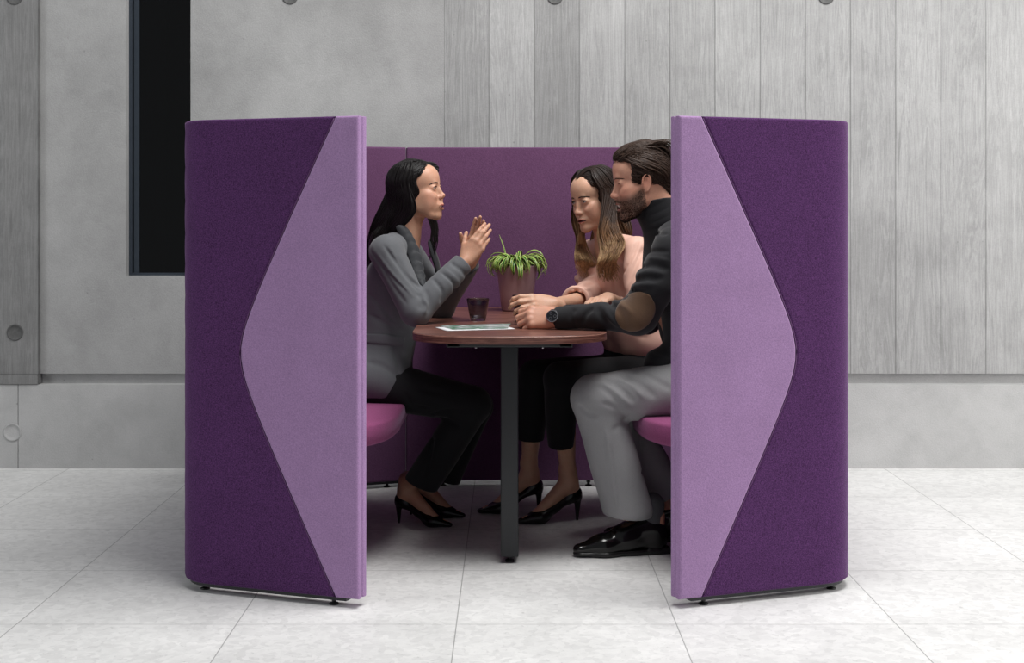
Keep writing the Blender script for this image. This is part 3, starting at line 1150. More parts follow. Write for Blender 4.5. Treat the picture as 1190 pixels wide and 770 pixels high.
    # ears
    for s in (-1, 1):
        tilt = np.array(Matrix.Rotation(-.22, 3, 'Y') @ Matrix.Rotation(s * -.25, 3, 'Z'))
        q = .010 * (1 - ear)
        Y = lambda v: s * (v * slim - q * 3)
        S.ell((-.004, Y(.0735), -.014), (.0165 * ear, .0055, .030 * ear), rot=tilt, k=.004)
        rim = [(-.005 + .0140 * ear * math.cos(t) - .14 * .026 * math.sin(t), Y(.0785 + .0035 * math.sin((t + .6) * .62)), -.012 + .0265 * ear * math.sin(t)) for t in np.linspace(-.1, 4.1, 12)]
        S.line(rim + [(-.004, Y(.0755), -.040)], [.0028] * 12 + [.0046], k=.003, n=24)
        S.ell((-.005, Y(.0825), -.008), (.0095 * ear, .0060, .0175 * ear), rot=tilt, k=.003, op='s')
        S.chain([(-.011, Y(.0775), -.020), (-.0125, Y(.0785), -.006), (-.008, Y(.0785), .006)], [.0022, .0024, .0018], k=.003)
    if neck is not None:
        a = S.p((-.026, 0, -.045)); a2 = S.p((.012, 0, -.080))
        S.frame()
        sc = np.linalg.norm(T[:3, 0])
        S.cone(a, neck, neck_r * sc, neck_r * 1.06, k=.02)
        mid = (np.asarray(neck) + a) / 2
        S.cone(a2 * .5 + a * .5, np.asarray(neck) * .7 + mid * .3, neck_r * .80 * sc, neck_r * .9, k=.02)
    S.frame()


def hand(S, T, curl=(25, 30, 20), spread=4, thumb=(35, 20), fl=(1, 1, 1, 1), curls=None, tilt=0):
    """palm, four fingers and a thumb. local x: wrist to fingers, y: thumb side, z: back of the hand"""
    S.frame(T)
    S.cone((-.02, 0, 0), (.02, 0, 0), .023, .024, k=.012, sq=((0, 0, 1), .72))
    kn = [(.086, .027, .001), (.090, .008, .003), (.086, -.011, .001), (.078, -.028, -.002)]
    for i, q in enumerate(kn):
        S.cone((.012, q[1] * .55, 0), q, .0140, .0108, k=.012, sq=((0, 0, 1), .92))
    S.ell((.040, .024, -.008), (.032, .016, .013), rot=np.array(Matrix.Rotation(.35, 3, 'Z')), k=.012)
    S.ell((.042, -.022, -.007), (.034, .013, .011), k=.012)
    lens = [(.043, .026, .020), (.047, .030, .021), (.043, .028, .021), (.034, .021, .018)]
    rad = [(.0096, .0087, .0077), (.0098, .0088, .0078), (.0093, .0083, .0074), (.0084, .0074, .0067)]
    joints = []
    for i in range(4):
        c = curls[i] if curls is not None else curl
        a = math.radians((1.5 - i) * spread)
        p = np.array(kn[i], float); th = 0
        for j in range(3):
            th += math.radians(c[j])
            d = np.array([math.cos(th) * math.cos(a), math.cos(th) * math.sin(a), -math.sin(th)])
            q = p + d * lens[i][j] * fl[i]
            r1 = rad[i][j]; r2 = rad[i][min(2, j + 1)] * (1 if j < 2 else .86)
            S.cone(p, q, r1, r2, k=.0020 if j else .008)
            if j: S.ell(p + np.array([0, 0, .0006]), (r1 * 1.01,) * 3, k=.003)
            p = q
        joints.append(p)
    ta, tb = map(math.radians, thumb)
    p0 = np.array([.018, .022, -.008])
    d1 = np.array([math.cos(ta), math.sin(ta), -.25]); d1 /= np.linalg.norm(d1)
    p1 = p0 + d1 * .040
    d2 = np.array([math.cos(ta - tb), math.sin(ta - tb), -.28]); d2 /= np.linalg.norm(d2)
    p2 = p1 + d2 * .031
    d3 = np.array([math.cos(ta - 2 * tb), math.sin(ta - 2 * tb), -.32]); d3 /= np.linalg.norm(d3)
    p3 = p2 + d3 * .024
    S.cone(p0, p1, .0145, .0112, k=.012); S.cone(p1, p2, .0108, .0094, k=.004); S.cone(p2, p3, .0094, .0078, k=.003)
    S.frame()


def loc2w(T, P): return np.asarray(P, float) @ T[:3, :3].T + T[:3, 3]


def catmull(pts, n):
    P = np.asarray(pts, float); m = len(P)
    if m == 2: return P[0] + np.linspace(0, 1, n)[:, None] * (P[1] - P[0])
    E = np.vstack([2 * P[0] - P[1], P, 2 * P[-1] - P[-2]])
    t = np.linspace(0, m - 1 - 1e-9, n); i = t.astype(int); f = (t - i)[:, None]
    a, b, c, d = E[i], E[i + 1], E[i + 2], E[i + 3]
    return .5 * (2 * b + (c - a) * f + (2 * a - 5 * b + 4 * c - d) * f ** 2 + (3 * b - a - 3 * c + d) * f ** 3)


class Locks:
    """tapered strands gathered in one mesh"""
    def __init__(s): s.V = []; s.Q = []; s.n = 0; s.A = []

    def add(s, pts, r, m=14, k=5, flat=.6, taper=(.5, 1, .25), out=None, along=None):
        C = catmull(pts, m)
        T = np.gradient(C, axis=0); T /= np.linalg.norm(T, axis=1)[:, None] + 1e-9
        if out is None: out = C.mean(0) * 0 + np.array([0, 0, 1.0])
        out = np.asarray(out, float)
        O = np.broadcast_to(out, C.shape) if out.ndim == 1 else out
        X = np.cross(T, O); X /= np.linalg.norm(X, axis=1)[:, None] + 1e-9
        Y = np.cross(X, T)
        t = np.linspace(0, 1, m)
        rr = r * np.interp(t, [0, .12, .6, 1], [taper[0], taper[1], taper[1] * .95, taper[2]])
        a = np.arange(k) / k * 2 * np.pi
        V = C[:, None, :] + (X[:, None, :] * np.cos(a)[None, :, None] + Y[:, None, :] * np.sin(a)[None, :, None] * flat) * rr[:, None, None]
        idx = s.n + np.arange(m * k).reshape(m, k)
        nx = np.roll(idx, -1, 1)
        s.Q.append(np.stack([idx[:-1], nx[:-1], nx[1:], idx[1:]], -1).reshape(-1, 4))
        s.V.append(V.reshape(-1, 3)); s.n += m * k
        s.A.append(np.repeat(t if along is None else along, k))

    def flow(s, S, T, seeds, field, steps, step, r, off=.001, inside=None, seed=1, k=4, jit=.25, ztop=None, zbot=None, hairline=.068, thin=.0022):
        """strands that start at seeds and run over the surface of S along a field given in T's frame"""
        rs = np.random.RandomState(seed)
        P = loc2w(T, seeds)
        def proj(P, o):
            for _ in range(3):
                d = S.ev(P) - o
                g = np.stack([S.ev(P + e) - S.ev(P - e) for e in np.eye(3) * .002], 1)
                g /= np.linalg.norm(g, axis=1)[:, None] + 1e-9
                P = P - g * np.clip(d, -.03, .03)[:, None]
            return P, g
        P, g = proj(P, off)
        if inside is not None:
            ok = inside.ev(P) > -.0015
            P, g = P[ok], g[ok]
        n = len(P); path = [P]; G = [g]
        dirn = rs.normal(size=(n, 3)) * jit
        for i in range(steps - 1):
            L = to_local(T, P)
            f = field(L) + dirn + .25 * jit * rs.normal(size=(n, 3))
            f = f @ (T[:3, :3] / np.linalg.norm(T[:3, 0])).T
            f -= g * (f * g).sum(1)[:, None]
            f /= np.linalg.norm(f, axis=1)[:, None] + 1e-9
            P, g = proj(P + f * step, off + .0012 * math.sin(i * 1.1))
            path.append(P); G.append(g)
        path = np.stack(path, 1); G = np.stack(G, 1)
        Lp = to_local(T, path.reshape(-1, 3)).reshape(path.shape)
        bad = ((Lp[:, :, 0] > .050) & (np.abs(Lp[:, :, 1]) < .055) & (Lp[:, :, 2] < hairline)).any(1)
        if inside is not None: bad |= (inside.ev(path.reshape(-1, 3)).reshape(n, -1)[:, 1:] < thin).any(1)
        for i in np.nonzero(~bad)[0]:
            al = None if ztop is None else np.clip((ztop - path[i][:, 2]) / (ztop - zbot), 0, 1)
            if al is not None: al = np.interp(np.linspace(0, 1, steps + 4), np.linspace(0, 1, steps), al) + rs.uniform(-.05, .05)
            rr = r * rs.uniform(.6, 1.25)
            ou = np.stack([np.interp(np.linspace(0, 1, steps + 4), np.linspace(0, 1, steps), G[i][:, j]) for j in range(3)], 1)
            s.add(path[i], rr, m=steps + 4, k=k, flat=.55, out=ou, taper=(.25, 1, .2), along=al)

    def build(s, name, mat, parent, label=None):
        me = np_mesh(name, np.concatenate(s.V), np.concatenate(s.Q))
        o = link_mesh(name, me, mat, parent, True, label)
        at = me.attributes.new('along', 'FLOAT', 'POINT'); at.data.foreach_set('value', np.concatenate(s.A).astype(np.float32))
        return o


def skin_mat():
    m = NM('skin')
    at = m.node('ShaderNodeVertexColor', layer_name='tint')
    f = m.noise(m.coord(), 260, 3); g = m.noise(m.coord(), 28, 3)
    col = m.mix(at.outputs['Color'], m.ramp(f, [(.3, .93), (.7, 1.03)]), 1.0, 'MULTIPLY')
    col = m.mix(col, m.ramp(g, [(.3, (1.0, .93, .91)), (.7, (1, 1, 1))]), 1.0, 'MULTIPLY')
    m.finish(col, .46, m.bump(f, .12, .0006), 0, Specular_IOR_Level=.45)
    m.b.inputs['Subsurface Weight'].default_value = .12
    m.b.inputs['Subsurface Radius'].default_value = (.012, .005, .003)
    m.b.inputs['Subsurface Scale'].default_value = .6
    return m.m


def hair_mat(name, stops, rough=.38):
    m = NM(name)
    at = m.node('ShaderNodeAttribute', attribute_name='along')
    f = m.noise(m.coord(scale=(260, 260, 26)), 1.0, 3, .6)
    h = m.noise(m.coord(), 22, 3, .6)
    a = m.math('ADD', at.outputs['Fac'], m.math('MULTIPLY', m.math('SUBTRACT', h, .5), .5))
    col = m.ramp(a, stops)
    col = m.mix(col, m.ramp(f, [(.3, .55), (.7, 1.25)]), .8, 'MULTIPLY')
    return m.finish(col, rough, m.bump(f, .4, .002), 0, Specular_IOR_Level=.22)


def cloth(name, rgb, var=.10, rough=.8, scale=500, sheen=.15, bump=.25, streak=None):
    m = NM(name)
    f = m.noise(m.coord(scale=streak or (1, 1, 1)), scale, 3, .65); g = m.noise(m.coord(), 12, 3)
    c = lin(rgb)
    col = m.ramp(f, [(.3, tuple(x * (1 - var) for x in c)), (.7, tuple(min(1, x * (1 + var)) for x in c))])
    col = m.mix(col, m.ramp(g, [(.3, .92), (.7, 1.0)]), 1.0, 'MULTIPLY')
    return m.finish(col, rough, m.bump(f, bump, .001), 0, Sheen_Weight=sheen, Specular_IOR_Level=.25)


M['skin'] = skin_mat()
M['black_hair'] = hair_mat('black_hair', [(0, lin((20, 17, 18))), (1, lin((26, 22, 22)))], .33)
M['brown_hair'] = hair_mat('dark_brown_hair', [(0, lin((52, 38, 32))), (1, lin((78, 60, 50)))], .42)
M['balayage'] = hair_mat('brown_to_blond_hair', [(0, lin((38, 28, 25))), (.36, lin((58, 41, 33))), (.54, lin((124, 90, 62))), (.72, lin((202, 166, 124)))], .45)
M['beard'] = hair_mat('beard_hair', [(0, lin((50, 38, 33))), (1, lin((76, 60, 52)))], .6)
M['teeth'] = plain('teeth', (232, 226, 216), .25)
M['mouth'] = plain('mouth_inside', (92, 40, 38), .5)


def eye_mat():
    m = NM('eye')
    at = m.node('ShaderNodeVertexColor', layer_name='tint')
    return m.finish(at.outputs['Color'], .08, None, 0)


M['eye'] = eye_mat()


def eyes(T, gaze, parent, iris=(60, 40, 28), ex=.0012):
    """gaze: unit direction in the head's own frame"""
    g = np.asarray(gaze, float); g /= np.linalg.norm(g)
    for s in (-1, 1):
        c = np.array([.0690 + ex, s * .0315, -.0005]); r = .0125
        nu, nv = 28, 18
        V = []
        for j in range(nv + 1):
            for i in range(nu):
                th = math.pi * j / nv; ph = 2 * math.pi * i / nu
                V.append((math.cos(th), math.sin(th) * math.cos(ph), math.sin(th) * math.sin(ph)))
        V = np.array(V)
        R = np.array(Vector((1, 0, 0)).rotation_difference(Vector(g)).to_matrix())
        D = V @ R.T
        P = c + D * r
        Wd = P @ T[:3, :3].T + T[:3, 3]
        Q = [(j * nu + i, j * nu + (i + 1) % nu, (j + 1) * nu + (i + 1) % nu, (j + 1) * nu + i) for j in range(nv) for i in range(nu)]
        me = np_mesh('eye', Wd, Q)
        o = link_mesh('eye', me, M['eye'], parent, True)
        a = np.arccos(np.clip(V[:, 0], -1, 1))
        Cc = np.tile(np.array(lin((205, 198, 192))), (len(V), 1))
        Cc[a < .52] = lin(iris); Cc[a < .20] = (.004, .004, .004)
        at = me.color_attributes.new('tint', 'FLOAT_COLOR', 'POINT')
        at.data.foreach_set('color', np.concatenate([Cc, np.ones((len(Cc), 1))], 1).astype(np.float32).ravel())


def face_tint(S, T, base, lip, blush=.25, beard=0.0, dark=None, inside=(70, 26, 26), lw=.0046):
    base = np.array(lin(base)); lip = np.array(lin(lip))
    up_, lo_, mc, mr = MOUTH[id(S)]
    def f(V):
        L = to_local(T, V)
        C = np.tile(base, (len(V), 1))
        near = np.linalg.norm(L - np.array([.06, 0, -.03]), axis=1) < .16
        x, y, z = L[:, 0], np.abs(L[:, 1]), L[:, 2]
        # cheeks, nose and ears are a little redder
        ck = np.exp(-((x - .06) ** 2 + (y - .042) ** 2 + (z + .040) ** 2) / .0007) + .8 * np.exp(-((x - .097) ** 2 + y ** 2 + (z + .04) ** 2) / .00025) + .8 * np.exp(-((x + .005) ** 2 + (y - .08) ** 2 + (z + .015) ** 2) / .0008)
        ck = np.clip(ck, 0, 1) * blush
        C = C * (1 - ck[:, None] * np.array([.0, .28, .25]))
        lm = np.zeros(len(V), bool); i = np.nonzero(near)[0]
        lm[i] = (np.minimum(poly_dist(L[i], up_) - .0004, poly_dist(L[i], lo_) - .0014) < lw * (1 - .45 * np.clip(y[i] / .026, 0, 1) ** 2)) & (x[i] > .076)
        if beard > 0:
            edge = np.clip((-.040 - z + np.clip((.055 - x), 0, .05) * .55) / .016, 0, 1) * np.clip((x - .004) / .012, 0, 1) * np.clip((z + .140) / .012, 0, 1)
            e = edge * near * (~lm) * beard
            C = C * (1 - e[:, None]) + np.array(lin(dark)) * e[:, None]
        C[lm] = lip
        ins = near & ((((L - mc) / (mr * 1.12 + np.array([.001, 0, .0004]))) ** 2).sum(1) < 1) & (x < .0895)
        C[ins] = lin(inside)
        return C
    return f
# ------------------------------------------------------------------ people
HB, HC, HS = .0027, .0031, .0022         # grid step for bodies, clothes, small things
UP = np.array([0, 0, 1.0])


def unit(v): v = np.asarray(v, float); return v / np.linalg.norm(v)


def cut_end(S, p, d, r=.09, hollow=.0, hr=.03):
    """square off a sleeve or trouser leg at p, and open it a little"""
    d = unit(d); a = unit(np.cross(d, UP + .01)); b = np.cross(d, a)
    R = np.stack([d, a, b], 1)
    S.box(np.asarray(p) + d * .05, (.05, r, r), rot=R, r=.0, k=.003, op='s')
    if hollow: S.cone(np.asarray(p) + d * .01, np.asarray(p) - d * hollow, hr, hr * .96, k=.003, op='s')


def surf_x(S, T, y, z, x0=.125):
    """where a ray along the head's x meets the face, local x"""
    xs = np.linspace(x0, .03, 200)
    L = np.stack([xs, np.full(200, y), np.full(200, z)], 1)
    d = S.ev(L @ T[:3, :3].T + T[:3, 3])
    i = int(np.argmax(d < 0)); return xs[i]


def brows(S, T, parent, mat, thick=.0022, raise_=0.0, inner=.013, ang=.0045, squeeze=0.0, tilt=.0035):
    for s in (-1, 1):
        Lk = Locks()
        for j in range(26):
            u = j / 25.0
            y = s * (inner + u * .032); z = .0155 + raise_ + ang * math.sin(u * 2.6) - .003 * u * u + tilt * (1 - u) - .002 - squeeze * (1 - u)
            pts = []
            for q in (0, .5, 1):
                yy = y + s * q * .006; z2 = z + (q - .3) * thick * (1.2 - 1.4 * u)
                pts.append((surf_x(S, T, yy, z2) + .0006, yy, z2))
            w = loc2w(T, pts)
            Lk.add(w, thick * (.62 if u < .8 else .4), m=5, k=4, flat=.6, out=T[:3, 0], along=[0, .2, .4, .5, .6])
        Lk.build('eyebrow', mat, parent)


def lashes(S, T, parent, lid, k=1.0):
    for s in (-1, 1):
        Lk = Locks()
        ys = [.0188, .0245, .0315, .039, .0452]; zs = [lid * .25, lid * .95, lid * 1.12, lid * .85, lid * .1]
        pts = [(surf_x(S, T, s * y, z + .0012) + .0010, s * y, z - .0002) for y, z in zip(ys, zs)]
        Lk.add(loc2w(T, pts), .0011 * k, m=10, k=5, flat=.8, out=T[:3, 0], taper=(.5, 1, .6))
        Lk.build('eyelashes', M['black_hair'], parent)


def teeth(T, parent, z=-.0715, h=.0042, w=.0185, x=.0745):
    S = Sdf(); S.frame(T); S.ell((x, 0, z), (.0140, w, h), k=.001)
    S.frame(); solid('teeth', S, .0012, M['teeth'], parent)


def on_front(S, px, py, d0, d1, off=.0):
    """first point on the surface of S seen through px, py between depths d0 and d1"""
    ds = np.linspace(d0, d1, 240)
    P = np.array([W(px, py, d) for d in ds])
    v = S.ev(P)
    i = int(np.argmax(v < 0)) if (v < 0).any() else len(ds) - 1
    if 0 < i < len(ds) - 1 and v[i] < 0 < v[i - 1]:
        t = v[i - 1] / (v[i - 1] - v[i]); P[i] = P[i - 1] * (1 - t) + P[i] * t
    q = P[i].copy(); q[1] -= off
    return q


def px_creases(S, lines, d0, d1, w, amp):
    proj = [[on_front(S, x, y, d0, d1) for x, y in catmull(l, 7)] for l in lines]
    for i, q in enumerate(proj): S.crease(q, w * (.85 + .4 * (i % 3) / 2), amp * 1.65 * (.75 + .5 * ((i * 7) % 5) / 4))


def surface_strip(name, S, pts, widths, mat, parent, d0, d1, n=26, m=7, th=.003, off=.0015, label=None, strict=False):
    """a strip of cloth lying on S along pixels pts; widths in pixels"""
    C = catmull([(x, y) for x, y in pts], n); Wd = np.interp(np.linspace(0, 1, n), np.linspace(0, 1, len(widths)), widths)
    Tn = np.gradient(C, axis=0); Tn /= np.linalg.norm(Tn, axis=1)[:, None]; Nn = np.stack([-Tn[:, 1], Tn[:, 0]], 1)
    V = np.zeros((n, m, 3))
    for i in range(n):
        for j in range(m):
            q = C[i] + Nn[i] * Wd[i] * (j / (m - 1) - .5)
            V[i, j] = on_front(S, q[0], q[1], d0, d1)
    V0 = V.copy()
    # calm the depth
    for _ in range(6):
        Y = V[:, :, 1].copy(); P_ = np.pad(Y, 1, 'edge')
        V[:, :, 1] = (P_[1:-1, 1:-1] * 2 + P_[:-2, 1:-1] + P_[2:, 1:-1] + P_[1:-1, :-2] + P_[1:-1, 2:]) / 6
    if strict: V[:, :, 1] = np.minimum(V[:, :, 1], V0[:, :, 1])
    front = V.copy(); front[:, :, 1] -= off + th
    e = np.ones(m); e[0] = e[-1] = .25
    front[:, :, 1] += (1 - e)[None, :] * th
    back = V.copy(); back[:, :, 1] += .006
    A = np.concatenate([front.reshape(-1, 3), back.reshape(-1, 3)]); N = n * m
    ix = np.arange(N).reshape(n, m)
    Q = [np.stack([ix[:-1, :-1], ix[1:, :-1], ix[1:, 1:], ix[:-1, 1:]], -1).reshape(-1, 4),
         np.stack([ix[:-1, :-1], ix[:-1, 1:], ix[1:, 1:], ix[1:, :-1]], -1).reshape(-1, 4) + N]
    for e_ in (ix[:, 0][::-1], ix[:, -1], ix[0], ix[-1][::-1]):
        Q.append(np.stack([e_[:-1], e_[1:], e_[1:] + N, e_[:-1] + N], 1))
    mb = MB(); mb.add(A, np.concatenate(Q).tolist())
    return mb.build(name, mat, parent, True, label)


SK_C, SK_R = np.array([-.012, 0, .028]), np.array([.100, .081, .089])


def scalp(phi, e, off=0.0):
    p, e = math.radians(phi), math.radians(e)
    d = np.array([math.cos(p) * math.cos(e), math.sin(p) * math.cos(e), math.sin(e)])
    return SK_C + d * (SK_R + off)


def foot_skin(S, Tf, hh=.085):
    S.frame(Tf)
    S.cone((.022, 0, hh + .095), (.012, 0, hh + .030), .030, .030, k=.02)
    S.cone((.010, 0, hh + .055), (.002, 0, hh + .018), .028, .025, k=.015)
    S.cone((.026, 0, hh + .045), (.140, 0, .030), .031, .020, k=.02, sq=((0, 0, 1), 1.0))
    S.cone((.125, .008, .030), (.135, -.012, .026), .021, .019, k=.012)
    S.cone((.135, 0, .026), (.192, .002, .016), .021, .011, k=.01)
    for s in (-1, 1): S.ell((.018, s * .027, hh + .045), (.011, .009, .011), k=.008)
    S.frame()


def pump(Tf, parent, hh=.085, L=.215, name='shoe'):
    S = Sdf(); S.frame(Tf)
    S.ell((.004, 0, hh + .014), (.037, .031, .032), k=.015)
    S.cone((.002, 0, hh + .002), (.135, 0, .022), .026, .036, k=.02, sq=((0, 0, 1), .62))
    S.cone((.130, 0, .023), (L - .010, 0, .012), .0375, .0135, k=.014, sq=((0, 0, 1), .68))
    # topline opening
    S.cone((.000, 0, hh + .062), (.108, 0, .074), .032, .026, k=.004, op='s')
    S.cone((.020, 0, hh + .050), (.118, 0, .060), .027, .021, k=.006, op='s')
    # arch underneath
    S.cone((.030, -.05, hh * .30), (.030, .05, hh * .30), .030, .030, k=.01, op='s')
    S.cone((.070, -.05, -.004), (.070, .05, -.004), .024, .024, k=.01, op='s')
    # stiletto
    S.cone((-.018, 0, hh - .004), (-.016, 0, .004), .0135, .0045, k=.012)
    S.frame()
    return solid(name, S, HS, M['patent_black'], parent)


M['patent_black'] = plain('black_shoe_leather', (14, 13, 14), .25, 0, .05, 30)
M['oxford'] = plain('polished_black_leather', (15, 14, 14), .16, 0, .05, 30)
M['grey_jacket'] = cloth('grey_blazer_wool', (100, 102, 106), .12, .8, 600, .2)
M['grey_lapel'] = cloth('dark_grey_lapel', (46, 48, 52), .08, .6, 600, .2)
M['grey_blouse'] = cloth('pale_grey_blouse', (142, 136, 140), .05, .6, 400, .1)
M['black_trouser'] = cloth('black_trouser_cloth', (21, 21, 24), .15, .85, 500, .1)
M['black_jacket'] = cloth('charcoal_black_jacket', (38, 38, 41), .14, .85, 500, .15)
M['turtleneck'] = cloth('black_knit', (22, 22, 26), .2, .9, 300, .2, .5)
M['suede'] = cloth('brown_suede_patch', (98, 74, 56), .1, .9, 300, .3)
M['pink_blouse'] = cloth('pale_pink_silk_blouse', (236, 190, 172), .03, .5, 300, .1, .08)
M['grey_trouser'] = cloth('grey_flannel_trousers', (150, 150, 152), .12, .9, 600, .2)
M['sock'] = cloth('grey_sock', (78, 78, 82), .2, .9, 400, .1)


# ================================================================== woman in the grey blazer
D1 = 5.20
w1 = empty('person', tuple(np.array([W(440, 440, D1)[0], D1, .462])),
           'black-haired woman in grey blazer and black trousers, hands raised, on the left bench', 'person')
T1 = head_frame(W(485.5, 220.5, 5.19), -14, 6, 0, .925)
J1 = dict(neck=W(468, 278, D1), shn=W(449, 292, 5.05), shf=W(471, 290, 5.36),
          eln=W(483, 362, 4.99), elf=W(513, 357, 5.34), wrn=W(541, 303, 5.085), wrf=W(548, 301, 5.165),
          hipn=W(428, 444, 5.10), hipf=W(432, 444, 5.31), knn=W(550, 470, 5.08), knf=W(553, 472, 5.28),
          ann=W(484, 571, 5.13), anf=W(512, 566, 5.30))


def floor_frame(heel_px, heel_d, toe_px, toe_d, scale=1.0):
    a = np.array([(heel_px - 592) * heel_d / F, heel_d, 0.0]); b = np.array([(toe_px - 592) * toe_d / F, toe_d, 0.0])
    return frame3(a, b - a, UP, scale)


F1n = floor_frame(468, 5.25, 522, 5.18, .90)
F1f = floor_frame(482, 5.40, 538, 5.34, .92)
B = Sdf()
head(B, T1, False, 1.3, .55, .0050, J1['neck'], .048, nose=.8, nup=.005, chin=.009, ear=.8, cheek=1.02)
B.frame()
B.cone(J1['neck'], W(462, 330, D1), .055, .085, k=.04)
B.cone(W(462, 330, D1), W(442, 430, D1), .080, .085, k=.04)
B.chain([J1['shn'], J1['shf']], [.038, .038], k=.04)
for s_, e_, w_ in (('shn', 'eln', 'wrn'), ('shf', 'elf', 'wrf')):
    B.chain([J1[s_], J1[e_], J1[w_]], [.040, .032, .0235], k=.012)
for h_, k_, f_ in (('hipn', 'knn', F1n), ('hipf', 'knf', F1f)):
    an = loc2w(f_, (.020, 0, .170)); aj = J1['ann' if f_ is F1n else 'anf']; B.chain([J1[h_], J1[k_], J1[k_] * .25 + aj * .75, an], [.07, .046, .038, .029], k=.015)
foot_skin(B, F1n); foot_skin(B, F1f)
TH1n = frame3(J1['wrn'], W(568, 268, 5.12) - J1['wrn'], (-.05, -1, 0), .93)
TH1f = frame3(J1['wrf'], W(565, 261, 5.15) - J1['wrf'], (.05, 1, 0), .93, True)
# thumbs point up and back towards her face
TH1n = frame3(J1['wrn'], W(566, 267, 5.10) - J1['wrn'], (-.05, -1, .02), .87, mirror=bool(np.cross(unit((-.05, -1, 0)), unit(W(568, 266, 5.1) - J1['wrn']))[0] > 0))
TH1f = frame3(J1['wrf'], W(559, 258, 5.15) - J1['wrf'], (.05, 1, .02), .85, mirror=bool(np.cross(unit((.05, 1, 0)), unit(W(563, 259, 5.15) - J1['wrf']))[0] > 0))
hand(B, TH1n, curls=[(6, 14, 10), (10, 18, 12), (14, 22, 14), (20, 26, 16)], spread=-2, thumb=(33, 6))
hand(B, TH1f, curls=[(4, 10, 8), (6, 12, 8), (8, 14, 10), (12, 16, 10)], spread=-1, thumb=(36, 6))
SKIN1 = (205, 158, 132)
B1 = B
body1 = solid('body', B, HB, M['skin'], w1, None, face_tint(B, T1, SKIN1, (180, 106, 97), blush=.5))
eyes(T1, (1, -.18, .03), body1, (38, 26, 20))
teeth(T1, body1, -.0712, .0058, .0165, .0768)
brows(B, T1, body1, M['black_hair'], .0030)
lashes(B, T1, body1, .0048, 1.5)

# blouse under the blazer
S = Sdf()
S.cone(W(467, 300, D1), W(460, 350, D1), .072, .098, k=.03); S.cone(W(460, 350, D1), W(446, 430, D1), .098, .095, k=.03)
S.cone(W(484, 268, 5.19), W(499, 312, 5.19), .034, .008, k=.008, op='s')
S.cone(W(468, 262, D1), W(474, 285, D1), .064, .058, k=.01, op='s')
solid('blouse', S, HC, M['grey_blouse'], w1, 'pale grey blouse')

# blazer
S = Sdf()
for s in (-1, 1):
    S.chain([W(445, 432, D1) + [0, s * .062, 0], W(452, 385, D1) + [0, s * .040, 0], W(459, 325, D1) + [0, s * .050, 0]], [.100, .088, .102], k=.04)
S.chain([J1['shn'], W(462, 283, D1), J1['shf']], [.050, .048, .050], k=.035)
S.cone(J1['shn'], W(467, 284, 5.14), .048, .036, k=.03)
S.chain([J1['shn'], J1['eln'], J1['wrn'] * .93 + J1['eln'] * .07], [.058, .051, .038], k=.014)
S.chain([J1['shf'], J1['elf'], J1['wrf'] * .93 + J1['elf'] * .07], [.056, .049, .038], k=.010)
for h_ in ('hipn', 'hipf'):
    S.cone(J1[h_] + [-.01, 0, .012], J1[h_] + [.045, 0, .006], .102, .102, k=.04)
S.plane((0, 0, .482), (0, 0, -1), k=.006)
S.cone(W(474, 262, 5.19), W(500, 372, 5.17), .056, .014, k=.006, op='s')
S.cone(W(469, 250, D1), W(470, 276, D1), .066, .060, k=.008, op='s')
for a_, b_ in (('eln', 'wrn'), ('elf', 'wrf')):
    dd = unit(J1[b_] - J1[a_]); cut_end(S, J1[b_] - dd * .012, dd, .07, .02, .030)
px_creases(S, [[(430, 290), (448, 314), (474, 340)], [(446, 285), (466, 312), (486, 338)], [(459, 297), (474, 320), (488, 334)], [(439, 300), (455, 330), (472, 352)],
               [(484, 340), (491, 349), (487, 360)], [(494, 336), (499, 350), (496, 364)], [(512, 316), (527, 330), (524, 346)], [(503, 324), (514, 338), (512, 352)], [(521, 304), (536, 314), (543, 322)]], 4.7, 5.4, .0060, .0050)
px_creases(S, [[(433, 286), (455, 317), (481, 345)], [(452, 288), (470, 315), (487, 331)], [(488, 345), (496, 354), (492, 366)], [(516, 312), (531, 326), (532, 340)]], 4.7, 5.4, .0055, -.0042)
px_creases(S, [[(426, 340), (440, 352), (462, 378)], [(428, 365), (448, 376), (470, 384)], [(426, 420), (445, 425), (466, 440)], [(455, 400), (462, 420), (462, 440)]], 4.8, 5.4, .008, .0045)
S.rough(W(460, 360, D1), .4, 22, .0022, 2)
jk1 = solid('blazer', S, HC, M['grey_jacket'], w1)
BZ1 = S


def on_or(S, px, py, d0, d1, fb):
    q = on_front(S, px, py, d0, d1)
    return W(px, py, fb) if q[1] > d1 - .012 else q


def lapel(S, pts, rs, sqn, mat, parent):
    L = Sdf(); P = np.array([on_or(S, *q) for q in pts])
    for _ in range(3): P[1:-1, 1] = (P[:-2, 1] + P[1:-1, 1] + P[2:, 1]) / 3
    C = catmull(P, 12); r_ = np.interp(np.linspace(0, 1, 12), np.linspace(0, 1, len(rs)), rs)
    for i in range(11): L.cone(C[i] + [0, -.002, 0], C[i + 1] + [0, -.002, 0], r_[i], r_[i + 1], k=.014, sq=(sqn, .26))
    return solid('lapel', L, .0026, mat, parent, 'darker grey lapel')


